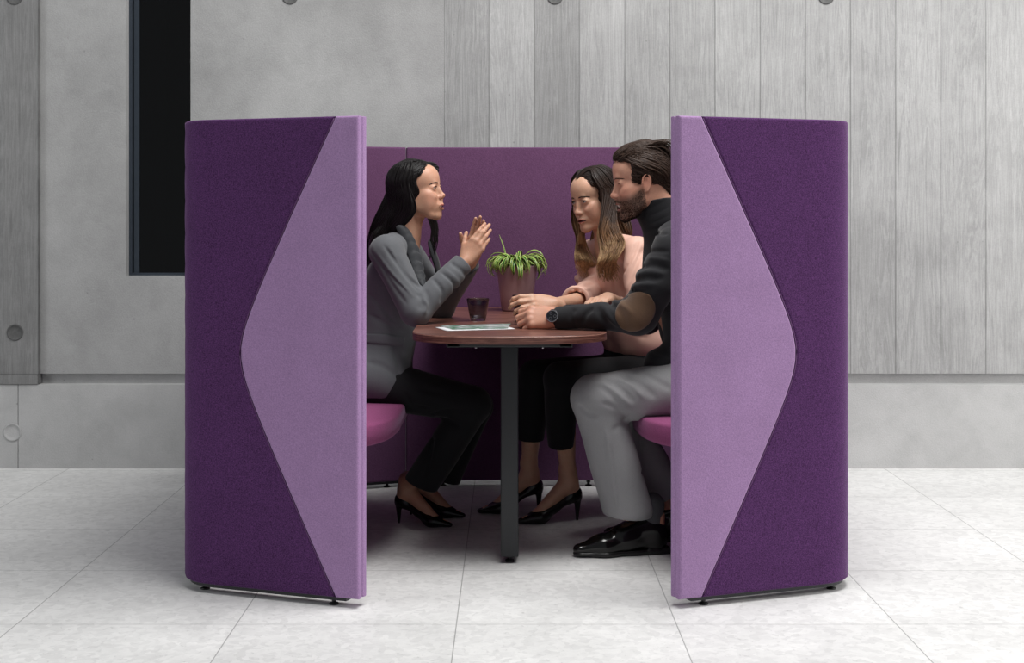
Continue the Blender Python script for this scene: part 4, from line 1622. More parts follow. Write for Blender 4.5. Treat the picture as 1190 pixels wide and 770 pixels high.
lapel(BZ1, [(463, 264, 4.95, 5.25, 5.12), (468, 268, 4.95, 5.25, 5.11), (474, 277, 4.95, 5.25, 5.10), (482, 297, 4.97, 5.25, 5.10), (489, 318, 4.99, 5.25, 5.10), (493, 334, 5.0, 5.25, 5.10)], [.008, .015, .020, .023, .019, .005], (.45, -1, .1), M['grey_lapel'], jk1)
lapel(BZ1, [(499, 282, 5.2, 5.5, 5.27), (504, 296, 5.2, 5.5, 5.27), (508, 311, 5.2, 5.5, 5.26), (507, 325, 5.2, 5.5, 5.25)], [.012, .019, .019, .006], (1, -.35, .1), M['grey_lapel'], jk1)
surface_strip('pocket_flap', BZ1, [(424, 393), (447, 394), (470, 397)], [11, 12, 11], M['grey_jacket'], jk1, 4.8, 5.3, off=.003)

# trousers
S = Sdf()
for s in (-1, 1): S.cone(W(425, 440, D1) + [0, s * .07, 0], W(450, 430, D1) + [0, s * .06, 0], .098, .085, k=.03)
S.chain([J1['hipn'], J1['knn']], [.092, .064], k=.02); S.chain([J1['hipf'], J1['knf']], [.092, .064], k=.012)
an1, an2 = J1['ann'] * .93 + J1['knn'] * .07, J1['anf'] * .93 + J1['knf'] * .07
S.chain([J1['knn'], an1], [.062, .062], k=.015); S.chain([J1['knf'], an2], [.060, .056], k=.008)
dn, df = unit(J1['ann'] - J1['knn']), unit(J1['anf'] - J1['knf'])
cut_end(S, J1['ann'] - dn * .030, dn + [.0, 0, -.3], .085, .02, .050); cut_end(S, J1['anf'] - df * .035, df + [0, 0, -.3], .065, .02, .045)
px_creases(S, [[(500, 482), (520, 476), (545, 478)], [(498, 486), (515, 486), (535, 496)], [(470, 440), (490, 452), (520, 458)], [(470, 455), (480, 470), (500, 474)], [(505, 500), (500, 530), (495, 555)]], 4.8, 5.4, .007, .005)
S.rough(W(490, 490, 5.18), .45, 15, .003, 3)
solid('trousers', S, HC, M['black_trouser'], w1)
pump(F1n, w1); pump(F1f, w1)

# hair: a long straight sheet parted on her left
rng = random.Random(11)
S = Sdf(); S.frame(T1)
S.ell((-.018, 0, .032), (.098, .086, .088), k=.02)
S.ell((-.030, 0, -.020), (.050, .090, .060), k=.02)
S.ell((.044, .042, .062), (.036, .030, .040), k=.02)
S.cone((-.045, 0, .0), (-.070, 0, -.10), .072, .064, k=.03)
S.box((.125, 0, -.06), (.085, .12, .128), rot=np.array(Matrix.Rotation(-.22, 3, 'Y')), r=.02, k=.01, op='s')
S.ell((.078, -.022, .022), (.050, .052, .053), k=.006, op='s')
S.frame()
S.chain([loc2w(T1, (-.075, 0, -.08)), W(441, 282, 5.2), W(428, 330, 5.2)], [.066, .050, .022], k=.03, sq=((1, 0, -.3), .6))
S.rough(W(460, 250, 5.2), .25, 40, .0018, 9)
HR1 = S
hr1 = solid('hair', S, .0034, M['black_hair'], w1, 'long straight black hair')
Lk = Locks()
for i in range(520):
    near = i % 3 != 0
    u = rng.random()
    if near:   # her right side, towards the camera
        phi = -(66 + 112 * u); px0 = .070 - .150 * u
        dph = -(20 * (1 - u) ** 1.2)
    else:
        phi = 60 + 118 * u; px0 = .070 - .150 * u; dph = 28 * (1 - u)
    sgn = -1 if near else 1
    p = []
    xx = np.clip(px0 + rng.uniform(-.01, .01), -.1, .068)
    zz = SK_C[2] + (SK_R[2] + .003) * math.sqrt(max(0, 1 - ((xx - SK_C[0]) / (SK_R[0] + .003)) ** 2))
    p.append((xx, .012 + sgn * .003, zz))
    o_ = rng.uniform(.003, .009)
    for e, k_ in ((58, .15), (34, .5), (10, .85), (-8, 1.0)):
        p.append(scalp(phi + dph * k_, e, o_ + (.004 if e < 40 else 0)))
    p = loc2w(T1, p)
    if near:
        r_ = rng.uniform(-2.5, 2.5); up_h = u ** .8
        ext = [W(482 - 38 * up_h + r_, 239, 5.095 + .10 * u), W(477 - 40 * up_h + r_, 253, 5.105 + .09 * u), W(464 - 32 * up_h + r_, 266, 5.13 + .07 * u), W(444 - 16 * up_h + r_, 285, 5.19 + .03 * u), W(430 - 6 * up_h, 305 + rng.uniform(-5, 25), 5.20)]
    elif u < .22:
        ext = [W(501 + rng.uniform(-4, 5), 252, 5.28), W(505 + rng.uniform(-5, 5), 276, 5.27), W(502 + rng.uniform(-4, 4), 292 + rng.uniform(-8, 10), 5.26)]
    else:
        ext = [W(470 - 28 * u, 256, 5.28), W(452 - 20 * u, 285, 5.27), W(436 - 10 * u, 310, 5.25)]
    pts = np.vstack([p] + [e[None] for e in ext])
    Lk.add(pts, rng.uniform(.0022, .0042), m=26, k=4, flat=.5, out=(catmull(pts, 26) - T1[:3, 3] + 1e-6), taper=(.4, 1, .3))
n_ = 2600; rs = np.random.RandomState(3)
sd = np.stack([scalp(a, e, .01) for a, e in zip(rs.uniform(-180, 180, n_), rs.uniform(-30, 88, n_))])
sd2 = np.stack([rs.uniform(-.13, .0, 700), rs.uniform(-.08, .08, 700), rs.uniform(-.16, -.04, 700)], 1)
def fld1(L):
    t = np.clip((L[:, 2] - .05) / .04, 0, 1)
    sg = np.sign(L[:, 1] - .010)
    return np.stack([-.30 - .5 * t, sg * (.15 + 1.3 * t), -1.0 + .5 * t], 1)
Lk.flow(HR1, T1, np.vstack([sd, sd2]), fld1, 12, .009, .0017, .0015, inside=B1, seed=4, jit=.12, thin=.0002)
Lk.build('hair_strands', M['black_hair'], hr1)

# ================================================================== woman in the pink blouse
D2 = 5.45
w2 = empty('person', (W(742, 440, D2)[0], D2, .462),
           'woman with wavy brown hair and pale pink blouse, leaning on the table', 'person')
T2 = head_frame(W(690, 229.0, 5.42), 218, -14, 4, .96)
J2 = dict(neck=W(711, 288, 5.45), shl=W(741, 292, 5.28), shr=W(687, 294, 5.60),
          ell=W(745, 366, 5.15), elr=W(690, 345, 5.52), wrr=W(645, 353.5, 5.02), wrl=W(706, 347, 4.86),
          hipl=W(748, 440, 5.36), hipr=W(738, 436, 5.58), knl=W(652, 440, 5.20), knr=W(622, 438, 5.38),
          anl=W(652, 552, 5.29), anr=W(612, 538, 5.43))
F2l = floor_frame(666, 5.30, 608, 5.24); F2r = floor_frame(621, 5.46, 556, 5.42)
B = Sdf()
head(B, T2, False, 1.4, .40, .0046, J2['neck'], .048, .96, nose=1.0, ear=.8)
B.frame()
B.cone(J2['neck'], W(722, 335, 5.46), .054, .078, k=.04); B.cone(W(722, 335, 5.46), W(740, 425, 5.47), .074, .080, k=.04)
B.chain([J2['shl'], J2['shr']], [.036, .036], k=.04)
B.chain([J2['shl'], J2['ell'], J2['wrl']], [.039, .031, .0225], k=.012)
B.chain([J2['shr'], J2['elr'], J2['wrr']], [.039, .031, .0225], k=.012)
for h_, k_, a_ in (('hipl', 'knl', 'anl'), ('hipr', 'knr', 'anr')):
    an = loc2w(F2l if h_ == 'hipl' else F2r, (.020, 0, .178)); B.chain([J2[h_], J2[k_], J2[k_] * .62 + an * .38, an], [.065, .044, .044, .027], k=.015)
foot_skin(B, F2l, .088); foot_skin(B, F2r, .088)


def hand_frame(wrist, tip, back, thumb, scale):
    """hand pointing from wrist to tip, with its back and its thumb towards the given directions"""
    T = frame3(wrist, np.asarray(tip) - np.asarray(wrist), back, scale)
    if T[:3, 1] @ np.asarray(thumb, float) < 0: T[:3, 1] *= -1
    return T


# right hand held round the glass from behind, left hand resting on the man's forearm
TR2 = hand_frame(J2['wrr'], W(593, 351, 4.955), (.12, -.80, .55), (-.1, .4, .8), .96)
hand(B, TR2, curls=[(12, 34, 34), (16, 36, 34), (20, 38, 34), (24, 40, 34)], spread=3, thumb=(20, 15))
TL2 = hand_frame(J2['wrl'], W(690, 350, 4.75), (-.15, -.25, .95), (-.9, .3, .2), .90)
hand(B, TL2, curls=[(14, 34, 26), (16, 36, 28), (18, 38, 28), (20, 40, 30)], spread=4, thumb=(44, 12))
SKIN2 = (212, 168, 142)
B2 = B
body2 = solid('body', B, HB, M['skin'], w2, None, face_tint(B, T2, SKIN2, (180, 98, 90), blush=.5))
eyes(T2, (1, -.12, .12), body2)
teeth(T2, body2, -.0700, .0040, .0150, .0758)
brows(B, T2, body2, M['brown_hair'], .0036)
lashes(B, T2, body2, .0046, 1.6)

ft = np.array([-.86, -.50, 0]); lt = np.array([.50, -.86, 0])      # her chest's forward and left
S = Sdf()
for s in (-1, 1):
    S.chain([W(737, 395, 5.45) + lt * s * .055, W(731, 372, 5.45) + lt * s * .045, W(718, 325, 5.45) + lt * s * .058], [.092, .088, .096], k=.04)
S.chain([J2['shr'], W(711, 284, 5.45), J2['shl']], [.050, .046, .050], k=.03)
mid = W(686, 318, 5.57)
S.chain([J2['shr'], mid, J2['elr'] + [.0, 0, .008], J2['elr'] * .45 + J2['wrr'] * .55 + [0, 0, .006]], [.052, .058, .062, .046], k=.016)
S.chain([J2['shl'], J2['ell'], J2['ell'] * .5 + J2['wrl'] * .5], [.054, .056, .042], k=.016)
S.cone(W(701, 268, 5.40), W(700, 318, 5.32), .040, .006, k=.006, op='s')
S.cone(W(706, 262, 5.43), W(709, 280, 5.44), .062, .056, k=.008, op='s')
dd = unit(J2['wrr'] - J2['elr']); pc = J2['elr'] * .52 + J2['wrr'] * .48
cut_end(S, pc, dd, .08, .02, .038)
dd2 = unit(J2['wrl'] - J2['ell']); cut_end(S, J2['ell'] * .5 + J2['wrl'] * .5, dd2, .07, .02, .034)
px_creases(S, [[(668, 303), (680, 307), (694, 304)], [(662, 315), (676, 320), (692, 316)], [(658, 327), (674, 332), (690, 329)], [(652, 337), (668, 343), (686, 341)], [(665, 309), (672, 318), (670, 330)]], 5.2, 5.8, .0065, .0075)
px_creases(S, [[(667, 309), (680, 313), (693, 310)], [(660, 321), (675, 326), (691, 322)], [(655, 332), (670, 338), (686, 335)]], 5.2, 5.8, .0055, -.006)
px_creases(S, [[(712, 320), (716, 345), (722, 372)], [(722, 318), (727, 345), (733, 370)], [(700, 340), (704, 360), (708, 385)], [(742, 278), (735, 298), (722, 322)], [(748, 288), (740, 305), (729, 330)], [(725, 382), (738, 388), (752, 392)], [(722, 372), (734, 378), (748, 380)]], 5.0, 5.7, .008, .006)
S.rough(W(710, 340, 5.4), .35, 22, .003, 16)
bl2 = solid('blouse', S, HC, M['pink_blouse'], w2, 'pale pink blouse with collar')
BZ2 = S
surface_strip('placket', BZ2, [(700, 318), (702, 335), (705, 352), (712, 376)], [4, 5, 5, 5], M['pink_blouse'], bl2, 5.1, 5.6, th=.002)
surface_strip('blouse_collar', BZ2, [(713, 276), (712, 292), (706, 304)], [6, 10, 4], M['pink_blouse'], bl2, 5.1, 5.6, off=.004)
surface_strip('blouse_collar', BZ2, [(690, 278), (689, 292), (694, 306)], [6, 9, 4], M['pink_blouse'], bl2, 5.1, 5.7, off=.004)
# turned-back cuff
Sq = Sdf(); Sq.cone(pc - dd * .040, pc + dd * .004, .055, .053, k=.0); cut_end(Sq, pc + dd * .006, dd, .08, .05, .040)
Sq.box(pc - dd * .085, (.045, .08, .08), rot=np.stack([dd, unit(np.cross(dd, UP)), np.cross(dd, unit(np.cross(dd, UP)))], 1), k=.003, op='s')
Sq.rough(pc, .1, 40, .002, 3)
solid('cuff', Sq, .0028, M['pink_blouse'], bl2)

S = Sdf()
for s in (-1, 1): S.cone(W(743, 436, 5.47) + lt * s * .06, W(738, 410, 5.46) + lt * s * .05, .096, .090, k=.03)
S.chain([J2['hipl'], J2['knl']], [.090, .064], k=.02); S.chain([J2['hipr'], J2['knr']], [.090, .064], k=.015)
S.chain([J2['knl'], J2['anl'] * .82 + J2['knl'] * .18], [.062, .046], k=.01); S.chain([J2['knr'], J2['anr'] * .86 + J2['knr'] * .14], [.064, .055], k=.01)
for a_, k_ in (('anl', 'knl'), ('anr', 'knr')):
    dd = unit(J2[a_] - J2[k_]); q = J2[a_].copy(); q = J2[k_] + (J2[a_] - J2[k_]) * ((J2[k_][2] - W(0, 514, 5.33)[2]) / (J2[k_][2] - J2[a_][2]))
    cut_end(S, q, dd, .07, .02, .038)
S.rough(W(680, 450, 5.4), .5, 15, .003, 5)
solid('trousers', S, HC, M['black_trouser'], w2)
pump(F2l, w2, .088); pump(F2r, w2, .088)

rng = random.Random(23)
S = Sdf(); S.frame(T2)
S.ell((-.018, 0, .030), (.098, .084, .087), k=.02)
S.ell((-.022, 0, -.020), (.052, .086, .065), k=.02)
S.cone((-.045, 0, .0), (-.060, 0, -.10), .070, .060, k=.03)
S.box((.128, 0, -.06), (.085, .12, .125), rot=np.array(Matrix.Rotation(-.20, 3, 'Y')), r=.02, k=.01, op='s')
S.ell((.082, 0, .008), (.052, .055, .051), k=.006, op='s')
S.frame()
S.rough(T2[:3, 3], .25, 35, .002, 9)
HR2 = S
hr2 = solid('hair', S, .0034, M['balayage'], w2, 'long wavy brown hair with blond ends')
ZT2, ZB2 = 1.30, .875
co = np.zeros(len(hr2.data.vertices) * 3); hr2.data.vertices.foreach_get('co', co)
at = hr2.data.attributes.new('along', 'FLOAT', 'POINT'); at.data.foreach_set('value', np.clip((ZT2 - co[2::3]) / (ZT2 - ZB2), 0, 1).astype(np.float32))
Lk = Locks()
for i in range(620):
    left = i % 5 < 3                      # her left side faces the camera
    u = rng.random()
    sgn = 1 if left else -1
    phi = sgn * (52 + 126 * u); dph = sgn * 16 * (1 - u)
    xx = np.clip(.066 - .150 * u + rng.uniform(-.01, .01), -.1, .068)
    zz = SK_C[2] + (SK_R[2] + .002) * math.sqrt(max(0, 1 - ((xx - SK_C[0]) / (SK_R[0] + .002)) ** 2))
    p = [(xx, sgn * .003, zz)]
    o_ = rng.uniform(.001, .010)
    for e, k_ in ((60, .1), (34, .4), (10, .8), (-10, 1.0)):
        p.append(scalp(phi + dph * k_, e, o_ + (.003 if e < 40 else 0)))
    p = loc2w(T2, p)
    r1 = rng.uniform(-1, 1); r2 = rng.uniform(-1, 1)
    if left:
        if u < .62:
            ext = [W(704 + 16 * u + 5 * r1, 262, 5.30 + .02 * r2), W(702 + 24 * u + 8 * r1, 285, 5.26 + .02 * r2), W(699 + 24 * u + 9 * r1, 303, 5.24 + .02 * r2), W(706 + 14 * u + 7 * r1, 318 + 10 * r2, 5.26)]
        else:
            ext = [W(722 + 8 * r1, 262, 5.42 + .03 * r2), W(728 + 8 * r1, 280, 5.44 + .03 * r2), W(730 + 8 * r1, 300 + 8 * r2, 5.46)]
    else:
        if u < .75:
            ext = [W(667 + 10 * u + 4 * r1, 262, 5.46 + .03 * u), W(671 + 12 * u + 6 * r1, 283, 5.46 + .03 * u), W(677 + 12 * u + 7 * r1, 303, 5.44 + .03 * r2), W(679 + 8 * u + 7 * r1, 318 + 10 * r2, 5.46)]
        else:
            ext = [W(690 + 6 * r1, 270, 5.53), W(694 + 6 * r1, 290, 5.55), W(697 + 6 * r1, 310, 5.56)]
    pts = np.vstack([p] + [e[None] for e in ext])
    m_ = 34
    C = catmull(pts, m_); t = np.linspace(0, 1, m_)
    amp = .0135 * np.clip((t - .40) / .25, 0, 1); ph = 2.2 * (r1 * .5 + .5) + (0 if left else 2.0)
    C[:, 0] += amp * np.sin(t * 17 + ph); C[:, 1] += amp * .8 * np.cos(t * 17 + ph)
    Lk.add(C, rng.uniform(.0022, .0042), m=m_, k=4, flat=.5, out=(C - T2[:3, 3] + 1e-6), taper=(.4, 1, .2), along=np.clip((ZT2 - C[:, 2]) / (ZT2 - ZB2) + .15 * r2 * np.clip(t * 2 - .6, 0, 1), 0, 1))
n_ = 2600; rs = np.random.RandomState(5)
sd = np.stack([scalp(a, e, .01) for a, e in zip(rs.uniform(-180, 180, n_), rs.uniform(-25, 88, n_))])
def fld2(L):
    t = np.clip((L[:, 2] - .05) / .04, 0, 1)
    sg = np.sign(L[:, 1])
    return np.stack([-.20 - .5 * t, sg * (.10 + 1.3 * t), -1.0 + .5 * t], 1)
Lk.flow(HR2, T2, sd, fld2, 12, .009, .0018, .0015, inside=B2, seed=6, jit=.15, ztop=ZT2, zbot=ZB2, thin=-.003)
Lk.build('hair_strands', M['balayage'], hr2)

# ================================================================== man
D3 = 4.88
w3 = empty('person', (W(835, 440, D3)[0], D3, .462),
           'bearded man in black jacket and grey trousers, laughing on the right bench', 'person')
T3 = head_frame(W(744.5, 208.5, 4.86), 184, -10, 0, 1.0)
J3 = dict(neck=W(776, 262, 4.87), shl=W(783, 290, 4.70), shr=W(790, 288, 5.05),
          ell=W(742, 366, 4.70), elr=W(752, 368, 5.08), wrl=W(649, 369, 4.775), wrr=W(655, 367, 4.96),
          hipl=W(836, 447, 4.78), hipr=W(836, 445, 4.99), knl=W(693, 463, 4.735), knr=W(712, 468, 4.96),
          anl=W(729, 592, 4.775), anr=W(777, 582, 4.98))
F3l = floor_frame(770, 4.80, 666, 4.735); F3r = floor_frame(805, 4.98, 712, 4.985)
B = Sdf()
head(B, T3, True, 1.0, 1.45, .0010, J3['neck'], .060, nose=1.35, chin=.002)
for s in (-1, 1):
    B.frame(T3)
    for q in (-1, 0, 1): B.crease([(.070, s * .046, q * .003), (.060, s * .054, q * .008)], .0012, .0010)
    B.crease([(.080, s * .022, -.008), (.079, s * .034, -.0125), (.070, s * .046, -.009)], .0016, .0016)
B.frame()
B.cone(J3['neck'], W(795, 335, D3), .070, .12, k=.05); B.cone(W(795, 335, D3), W(828, 430, D3), .115, .115, k=.04)
B.chain([J3['shl'], J3['shr']], [.045, .045], k=.04)
B.chain([J3['shl'], J3['ell'], J3['wrl']], [.045, .034, .027], k=.012)
B.chain([J3['shr'], J3['elr'], J3['wrr']], [.048, .040, .029], k=.012)
for h_, k_, a_ in (('hipl', 'knl', 'anl'), ('hipr', 'knr', 'anr')):
    B.chain([J3[h_], J3[k_], J3[a_]], [.08, .055, .036], k=.015)
for Tf in (F3l, F3r):
    B.frame(Tf); B.cone((.03, 0, .12), (.03, 0, .06), .036, .034, k=.02); B.cone((.03, 0, .06), (.19, 0, .04), .034, .026, k=.02); B.cone((.19, 0, .04), (.25, 0, .03), .026, .018, k=.02)
B.frame()
TL3 = hand_frame(J3['wrl'], W(600, 367, 4.80), (.05, -.80, .60), (-.1, .3, .9), 1.08)
hand(B, TL3, curls=[(30, 56, 38), (34, 58, 40), (38, 60, 40), (42, 60, 40)], spread=3, thumb=(28, 28))
TR3 = hand_frame(J3['wrr'], W(614, 365, 4.93), (.05, .75, .55), (-.1, -.2, .9), 1.0)
hand(B, TR3, curls=[(30, 50, 30), (34, 52, 32), (36, 54, 34), (40, 54, 34)], spread=3, thumb=(24, 20))
SKIN3 = (208, 156, 132)
B3 = B
body3 = solid('body', B, HB, M['skin'], w3, None, face_tint(B, T3, SKIN3, (176, 104, 94), blush=.5, lw=.0040, beard=.7, dark=(84, 62, 53)))
eyes(T3, (1, .25, -.08), body3, (46, 34, 26), 0)
teeth(T3, body3, -.0728, .0085, .0190, .0780)
brows(B, T3, body3, M['brown_hair'], .0030, squeeze=.002)

# jacket
S = Sdf()
for s in (-1, 1):
    S.chain([W(826, 432, D3) + [0, s * .075, 0], W(815, 385, D3) + [0, s * .070, 0], W(796, 325, D3) + [0, s * .080, 0]], [.118, .118, .122], k=.05)
S.chain([J3['shl'], W(784, 268, D3), J3['shr']], [.064, .062, .062], k=.04)
S.cone(W(768, 424, 4.80), W(822, 420, D3), .055, .09, k=.05)
S.chain([J3['shl'], W(762, 330, 4.69), J3['ell'], J3['ell'] * .52 + J3['wrl'] * .48, J3['wrl'] + [.008, 0, 0]], [.068, .066, .062, .042, .037], k=.018)
S.chain([J3['shr'], J3['elr'], J3['wrr'] + [.02, 0, 0]], [.066, .056, .040], k=.012)
S.cone(W(771, 236, 4.86), W(774, 262, 4.87), .066, .064, k=.006, op='s')
S.cone(W(752, 268, 4.86), W(757, 330, 4.86), .060, .02, k=.006, op='s')
for a_, b_ in (('ell', 'wrl'), ('elr', 'wrr')):
    dd = unit(J3[b_] - J3[a_]); cut_end(S, J3[b_] - dd * -.016, dd, .07, .02, .030)
px_creases(S, [[(736, 300), (756, 292), (778, 292)], [(734, 318), (756, 308), (779, 313)], [(722, 334), (744, 324), (768, 324)], [(712, 344), (730, 338), (750, 338)], [(704, 350), (720, 361), (727, 377)], [(694, 356), (700, 370), (712, 381)],
               [(741, 279), (760, 272), (776, 272)], [(690, 357), (680, 366), (676, 378)], [(668, 358), (664, 368), (668, 380)]], 4.4, 5.2, .0075, .0068)
px_creases(S, [[(735, 308), (756, 300), (778, 303)], [(728, 326), (750, 316), (772, 318)], [(716, 339), (738, 332), (760, 330)], [(708, 347), (726, 356), (736, 366)], [(700, 354), (708, 368), (719, 380)], [(750, 410), (765, 416), (780, 418)], [(748, 425), (764, 436), (780, 440)]], 4.4, 5.2, .0065, -.0055)
S.rough(W(770, 340, 4.8), .45, 20, .003, 25)
jk3 = solid('jacket', S, HC, M['black_jacket'], w3)
BZ3 = S
surface_strip('elbow_patch', BZ3, [(755, 343), (744, 356), (732, 369), (722, 381)], [42 * math.sqrt(max(0.004, 1 - (2 * t - 1) ** 2)) for t in np.linspace(0, 1, 17)], M['suede'], jk3, 4.4, 5.0, n=30, m=16, th=.0025, off=.001, strict=True, label='brown suede elbow patch')

S = Sdf()
S.cone(loc2w(T3, (-.028, 0, -.060)), J3['neck'], .0665, .074, k=.01)
S.cone(loc2w(T3, (-.005, 0, -.088)), J3['neck'], .056, .070, k=.02)
S.cone(J3['neck'], W(785, 330, D3), .078, .118, k=.03)
tn = unit(loc2w(T3, (-.028, 0, -.045)) - J3['neck'])
cut_end(S, loc2w(T3, (-.030, 0, -.070)), unit(tn + np.array([.35, 0, 0])), .12)
S.folds(J3['neck'] + [0, 0, .02], tn, .10, .022, .0022, 30)
S.rough(J3['neck'], .15, 30, .002, 31)
solid('turtleneck', S, HC, M['turtleneck'], w3, 'black roll-neck sweater')

# trousers
S = Sdf()
for s in (-1, 1): S.cone(W(838, 440, D3) + [0, s * .08, 0], W(820, 430, D3) + [0, s * .07, 0], .112, .10, k=.03)
S.chain([J3['hipl'], J3['knl']], [.102, .078], k=.02); S.chain([J3['hipr'], J3['knr']], [.100, .076], k=.012)
a1 = J3['anl']; a2 = J3['anr']
S.chain([J3['knl'], a1], [.079, .082], k=.015); S.chain([J3['knr'], a2], [.075, .074], k=.008)
dn, df = unit(a1 - J3['knl']), unit(a2 - J3['knr'])
cut_end(S, W(726, 597, 4.775), dn * np.array([.25, 1, 1]) + [-.08, 0, 0], .10, .02, .056); cut_end(S, W(772, 575, 4.98), df, .095, .02, .05)
px_creases(S, [[(690, 446), (706, 456), (722, 474)], [(704, 440), (722, 452), (738, 468)], [(724, 436), (744, 446), (762, 462)], [(700, 468), (716, 474), (730, 486)], [(748, 432), (764, 442), (780, 452)], [(735, 478), (726, 490), (712, 500)], [(745, 500), (744, 530), (748, 560)], [(672, 470), (682, 480), (696, 484)]], 4.4, 5.2, .0075, .0070)
px_creases(S, [[(697, 443), (714, 454), (731, 470)], [(714, 438), (734, 448), (750, 464)], [(705, 500), (711, 545), (717, 592)]], 4.4, 5.2, .006, -.0055)
S.rough(W(725, 500, 4.8), .45, 13, .004, 35)
solid('trousers', S, HC, M['grey_trouser'], w3)
for Tf in (F3l, F3r):
    S = Sdf(); S.frame(Tf); S.cone((.035, 0, .16), (.045, 0, .07), .040, .040, k=.01)
    S.frame(); solid('sock', S, .004, M['sock'], w3)


def oxford(Tf, parent):
    S = Sdf(); S.frame(Tf)
    S.cone((.030, 0, .072), (.028, 0, .045), .038, .036, k=.02)
    S.cone((.028, 0, .048), (.120, 0, .046), .036, .034, k=.03)
    S.cone((.050, 0, .100), (.145, 0, .066), .036, .031, k=.035)
    S.cone((.120, 0, .044), (.205, 0, .032), .036, .041, k=.03, sq=((0, 0, 1), .86))
    S.cone((.205, 0, .032), (.282, 0, .024), .041, .024, k=.03, sq=((0, 0, 1), .78))
    S.box((.15, 0, -.028), (.25, .10, .040), k=.003, op='s')
    S.cone((.020, 0, .150), (.062, 0, .148), .034, .031, k=.004, op='s')
    S.crease([(.185, -.040, .045), (.178, -.02, .070), (.176, 0, .076), (.178, .02, .070), (.185, .040, .045)], .0022, .0016)
    S.crease([(.100, .0345, .030), (.112, .036, .060), (.118, .025, .088)], .0022, .0016)
    S.crease([(.100, -.0345, .030), (.112, -.036, .060), (.118, -.025, .088)], .0022, .0016)
    # seams
    S.cone((.205, -.06, .085), (.205, .06, .085), .0, .0, k=.0)
    S.ops.pop()
    S.frame()
    sh = solid('shoe', S, HS, M['oxford'], parent)
    S = Sdf(); S.frame(Tf)
    S.cone((.022, 0, .010), (.10, 0, .010), .036, .034, k=.02, sq=((0, 0, 1), .5))
    S.cone((.10, 0, .010), (.20, 0, .010), .034, .045, k=.02, sq=((0, 0, 1), .4))
    S.cone((.20, 0, .010), (.278, 0, .011), .045, .028, k=.02, sq=((0, 0, 1), .4))
    S.box((.15, 0, -.10), (.25, .10, .1005), k=.001, op='s')
    S.box((.15, 0, .118), (.25, .10, .10), k=.001, op='s')
    S.box((.020, 0, .011), (.040, .034, .0115), r=.006, k=.004)
    S.frame(); solid('sole', S, HS, M['black_plastic'], sh)
    m = MB()
    for i in range(5):
        x = .105 + i * .017; z = .1115 - i * .0078
        pts = [loc2w(Tf, (x + .003 * math.cos(a), .017 * math.sin(a), z + .0035 * math.cos(a))) for a in np.linspace(-1.5, 1.5, 7)]
        m.tube(pts, .0016, 6)
    m.build('laces', M['black_plastic'], sh, True)


oxford(F3l, w3); oxford(F3r, w3)

# watch on the left wrist
wd = unit(J3['ell'] - J3['wrl']); wc = J3['wrl'] - wd * .012
a_ = unit(np.cross(wd, (0, -1, .3))); b_ = np.cross(wd, a_)
m = MB(); n = 30
V = []
for i in range(n):
    t = 2 * math.pi * i / n
    for r_, o_ in ((.0285, -.010), (.0320, -.010), (.0320, .010), (.0285, .010)):
        V.append(wc + wd * o_ + a_ * math.cos(t) * r_ * .90 + b_ * math.sin(t) * r_ * 1.08)
Qs = [(i * 4 + k, i * 4 + (k + 1) % 4, ((i + 1) % n) * 4 + (k + 1) % 4, ((i + 1) % n) * 4 + k) for i in range(n) for k in range(4)]
m.add(V, Qs)
wt = tag(m.build('wristwatch', M['black_plastic'], None, False), 'black chronograph wristwatch worn on the left wrist of the bearded man', 'watch')
sharp(wt)
M['dial'] = plain('watch_dial', (26, 27, 32), .3)
fd = unit(np.array([-.12, -1, .25])); fd = unit(fd - wd * (fd @ wd))
def disc(name, r0, h0, h1, mat, parent, prof=None, c=wc, ax=fd):
    u = unit(np.cross(ax, wd)); v = np.cross(ax, u)
    pr = prof or [(r0, h0), (r0, h1), (0, h1)]
    V = [c + ax * h + (u * math.cos(2 * math.pi * i / 28) + v * math.sin(2 * math.pi * i / 28)) * r for r, h in pr for i in range(28)]
    Q = [(l * 28 + i, l * 28 + (i + 1) % 28, (l + 1) * 28 + (i + 1) % 28, (l + 1) * 28 + i) for l in range(len(pr) - 1) for i in range(28)]
    mb = MB(); mb.add(V, Q); return mb.build(name, mat, parent, False)
sharp(disc('watch_case', .022, .024, .040, M['chrome'], wt, [(.0205, .022), (.0215, .026), (.0215, .034), (.0200, .0375), (.0178, .0378), (.0175, .0355), (0, .0355)]))
disc('watch_dial', .017, .0356, .0362, M['dial'], wt)
for k_ in range(3):
    u = unit(np.cross(fd, wd)); v = np.cross(fd, u); an = k_ * 2.1 + .4
    disc('subdial', .0045, .0362, .0366, M['chrome'], wt, [(.0048, .0362), (.0048, .0367), (.0038, .0367), (.0038, .0363)], c=wc + (u * math.cos(an) + v * math.sin(an)) * .0095)

# hair and beard
rng = random.Random(31)
S = Sdf(); S.frame(T3)
S.ell((-.020, 0, .036), (.099, .083, .090), k=.02)
S.ell((.012, 0, .089), (.060, .056, .020), k=.03)
S.cone((-.065, 0, .0), (-.070, 0, -.05), .052, .042, k=.03)
S.box((.125, 0, -.045), (.085, .12, .110), r=.015, k=.008, op='s')
S.box((.110, 0, .02), (.060, .12, .040), rot=np.array(Matrix.Rotation(.35, 3, 'Y')), r=.015, k=.008, op='s')
for s in (-1, 1):
    S.ell((.0, s * .085, -.022), (.026, .022, .036), k=.006, op='s')
    S.box((.020, s * .07, -.075), (.060, .03, .045), k=.006, op='s')
S.box((-.03, 0, -.125), (.10, .1, .045), k=.01, op='s')
S.frame()
S.rough(T3[:3, 3], .25, 45, .0025, 9)
HR3 = S
hr3 = solid('hair', S, .003, M['brown_hair'], w3, 'thick swept back brown hair')
Lk = Locks()
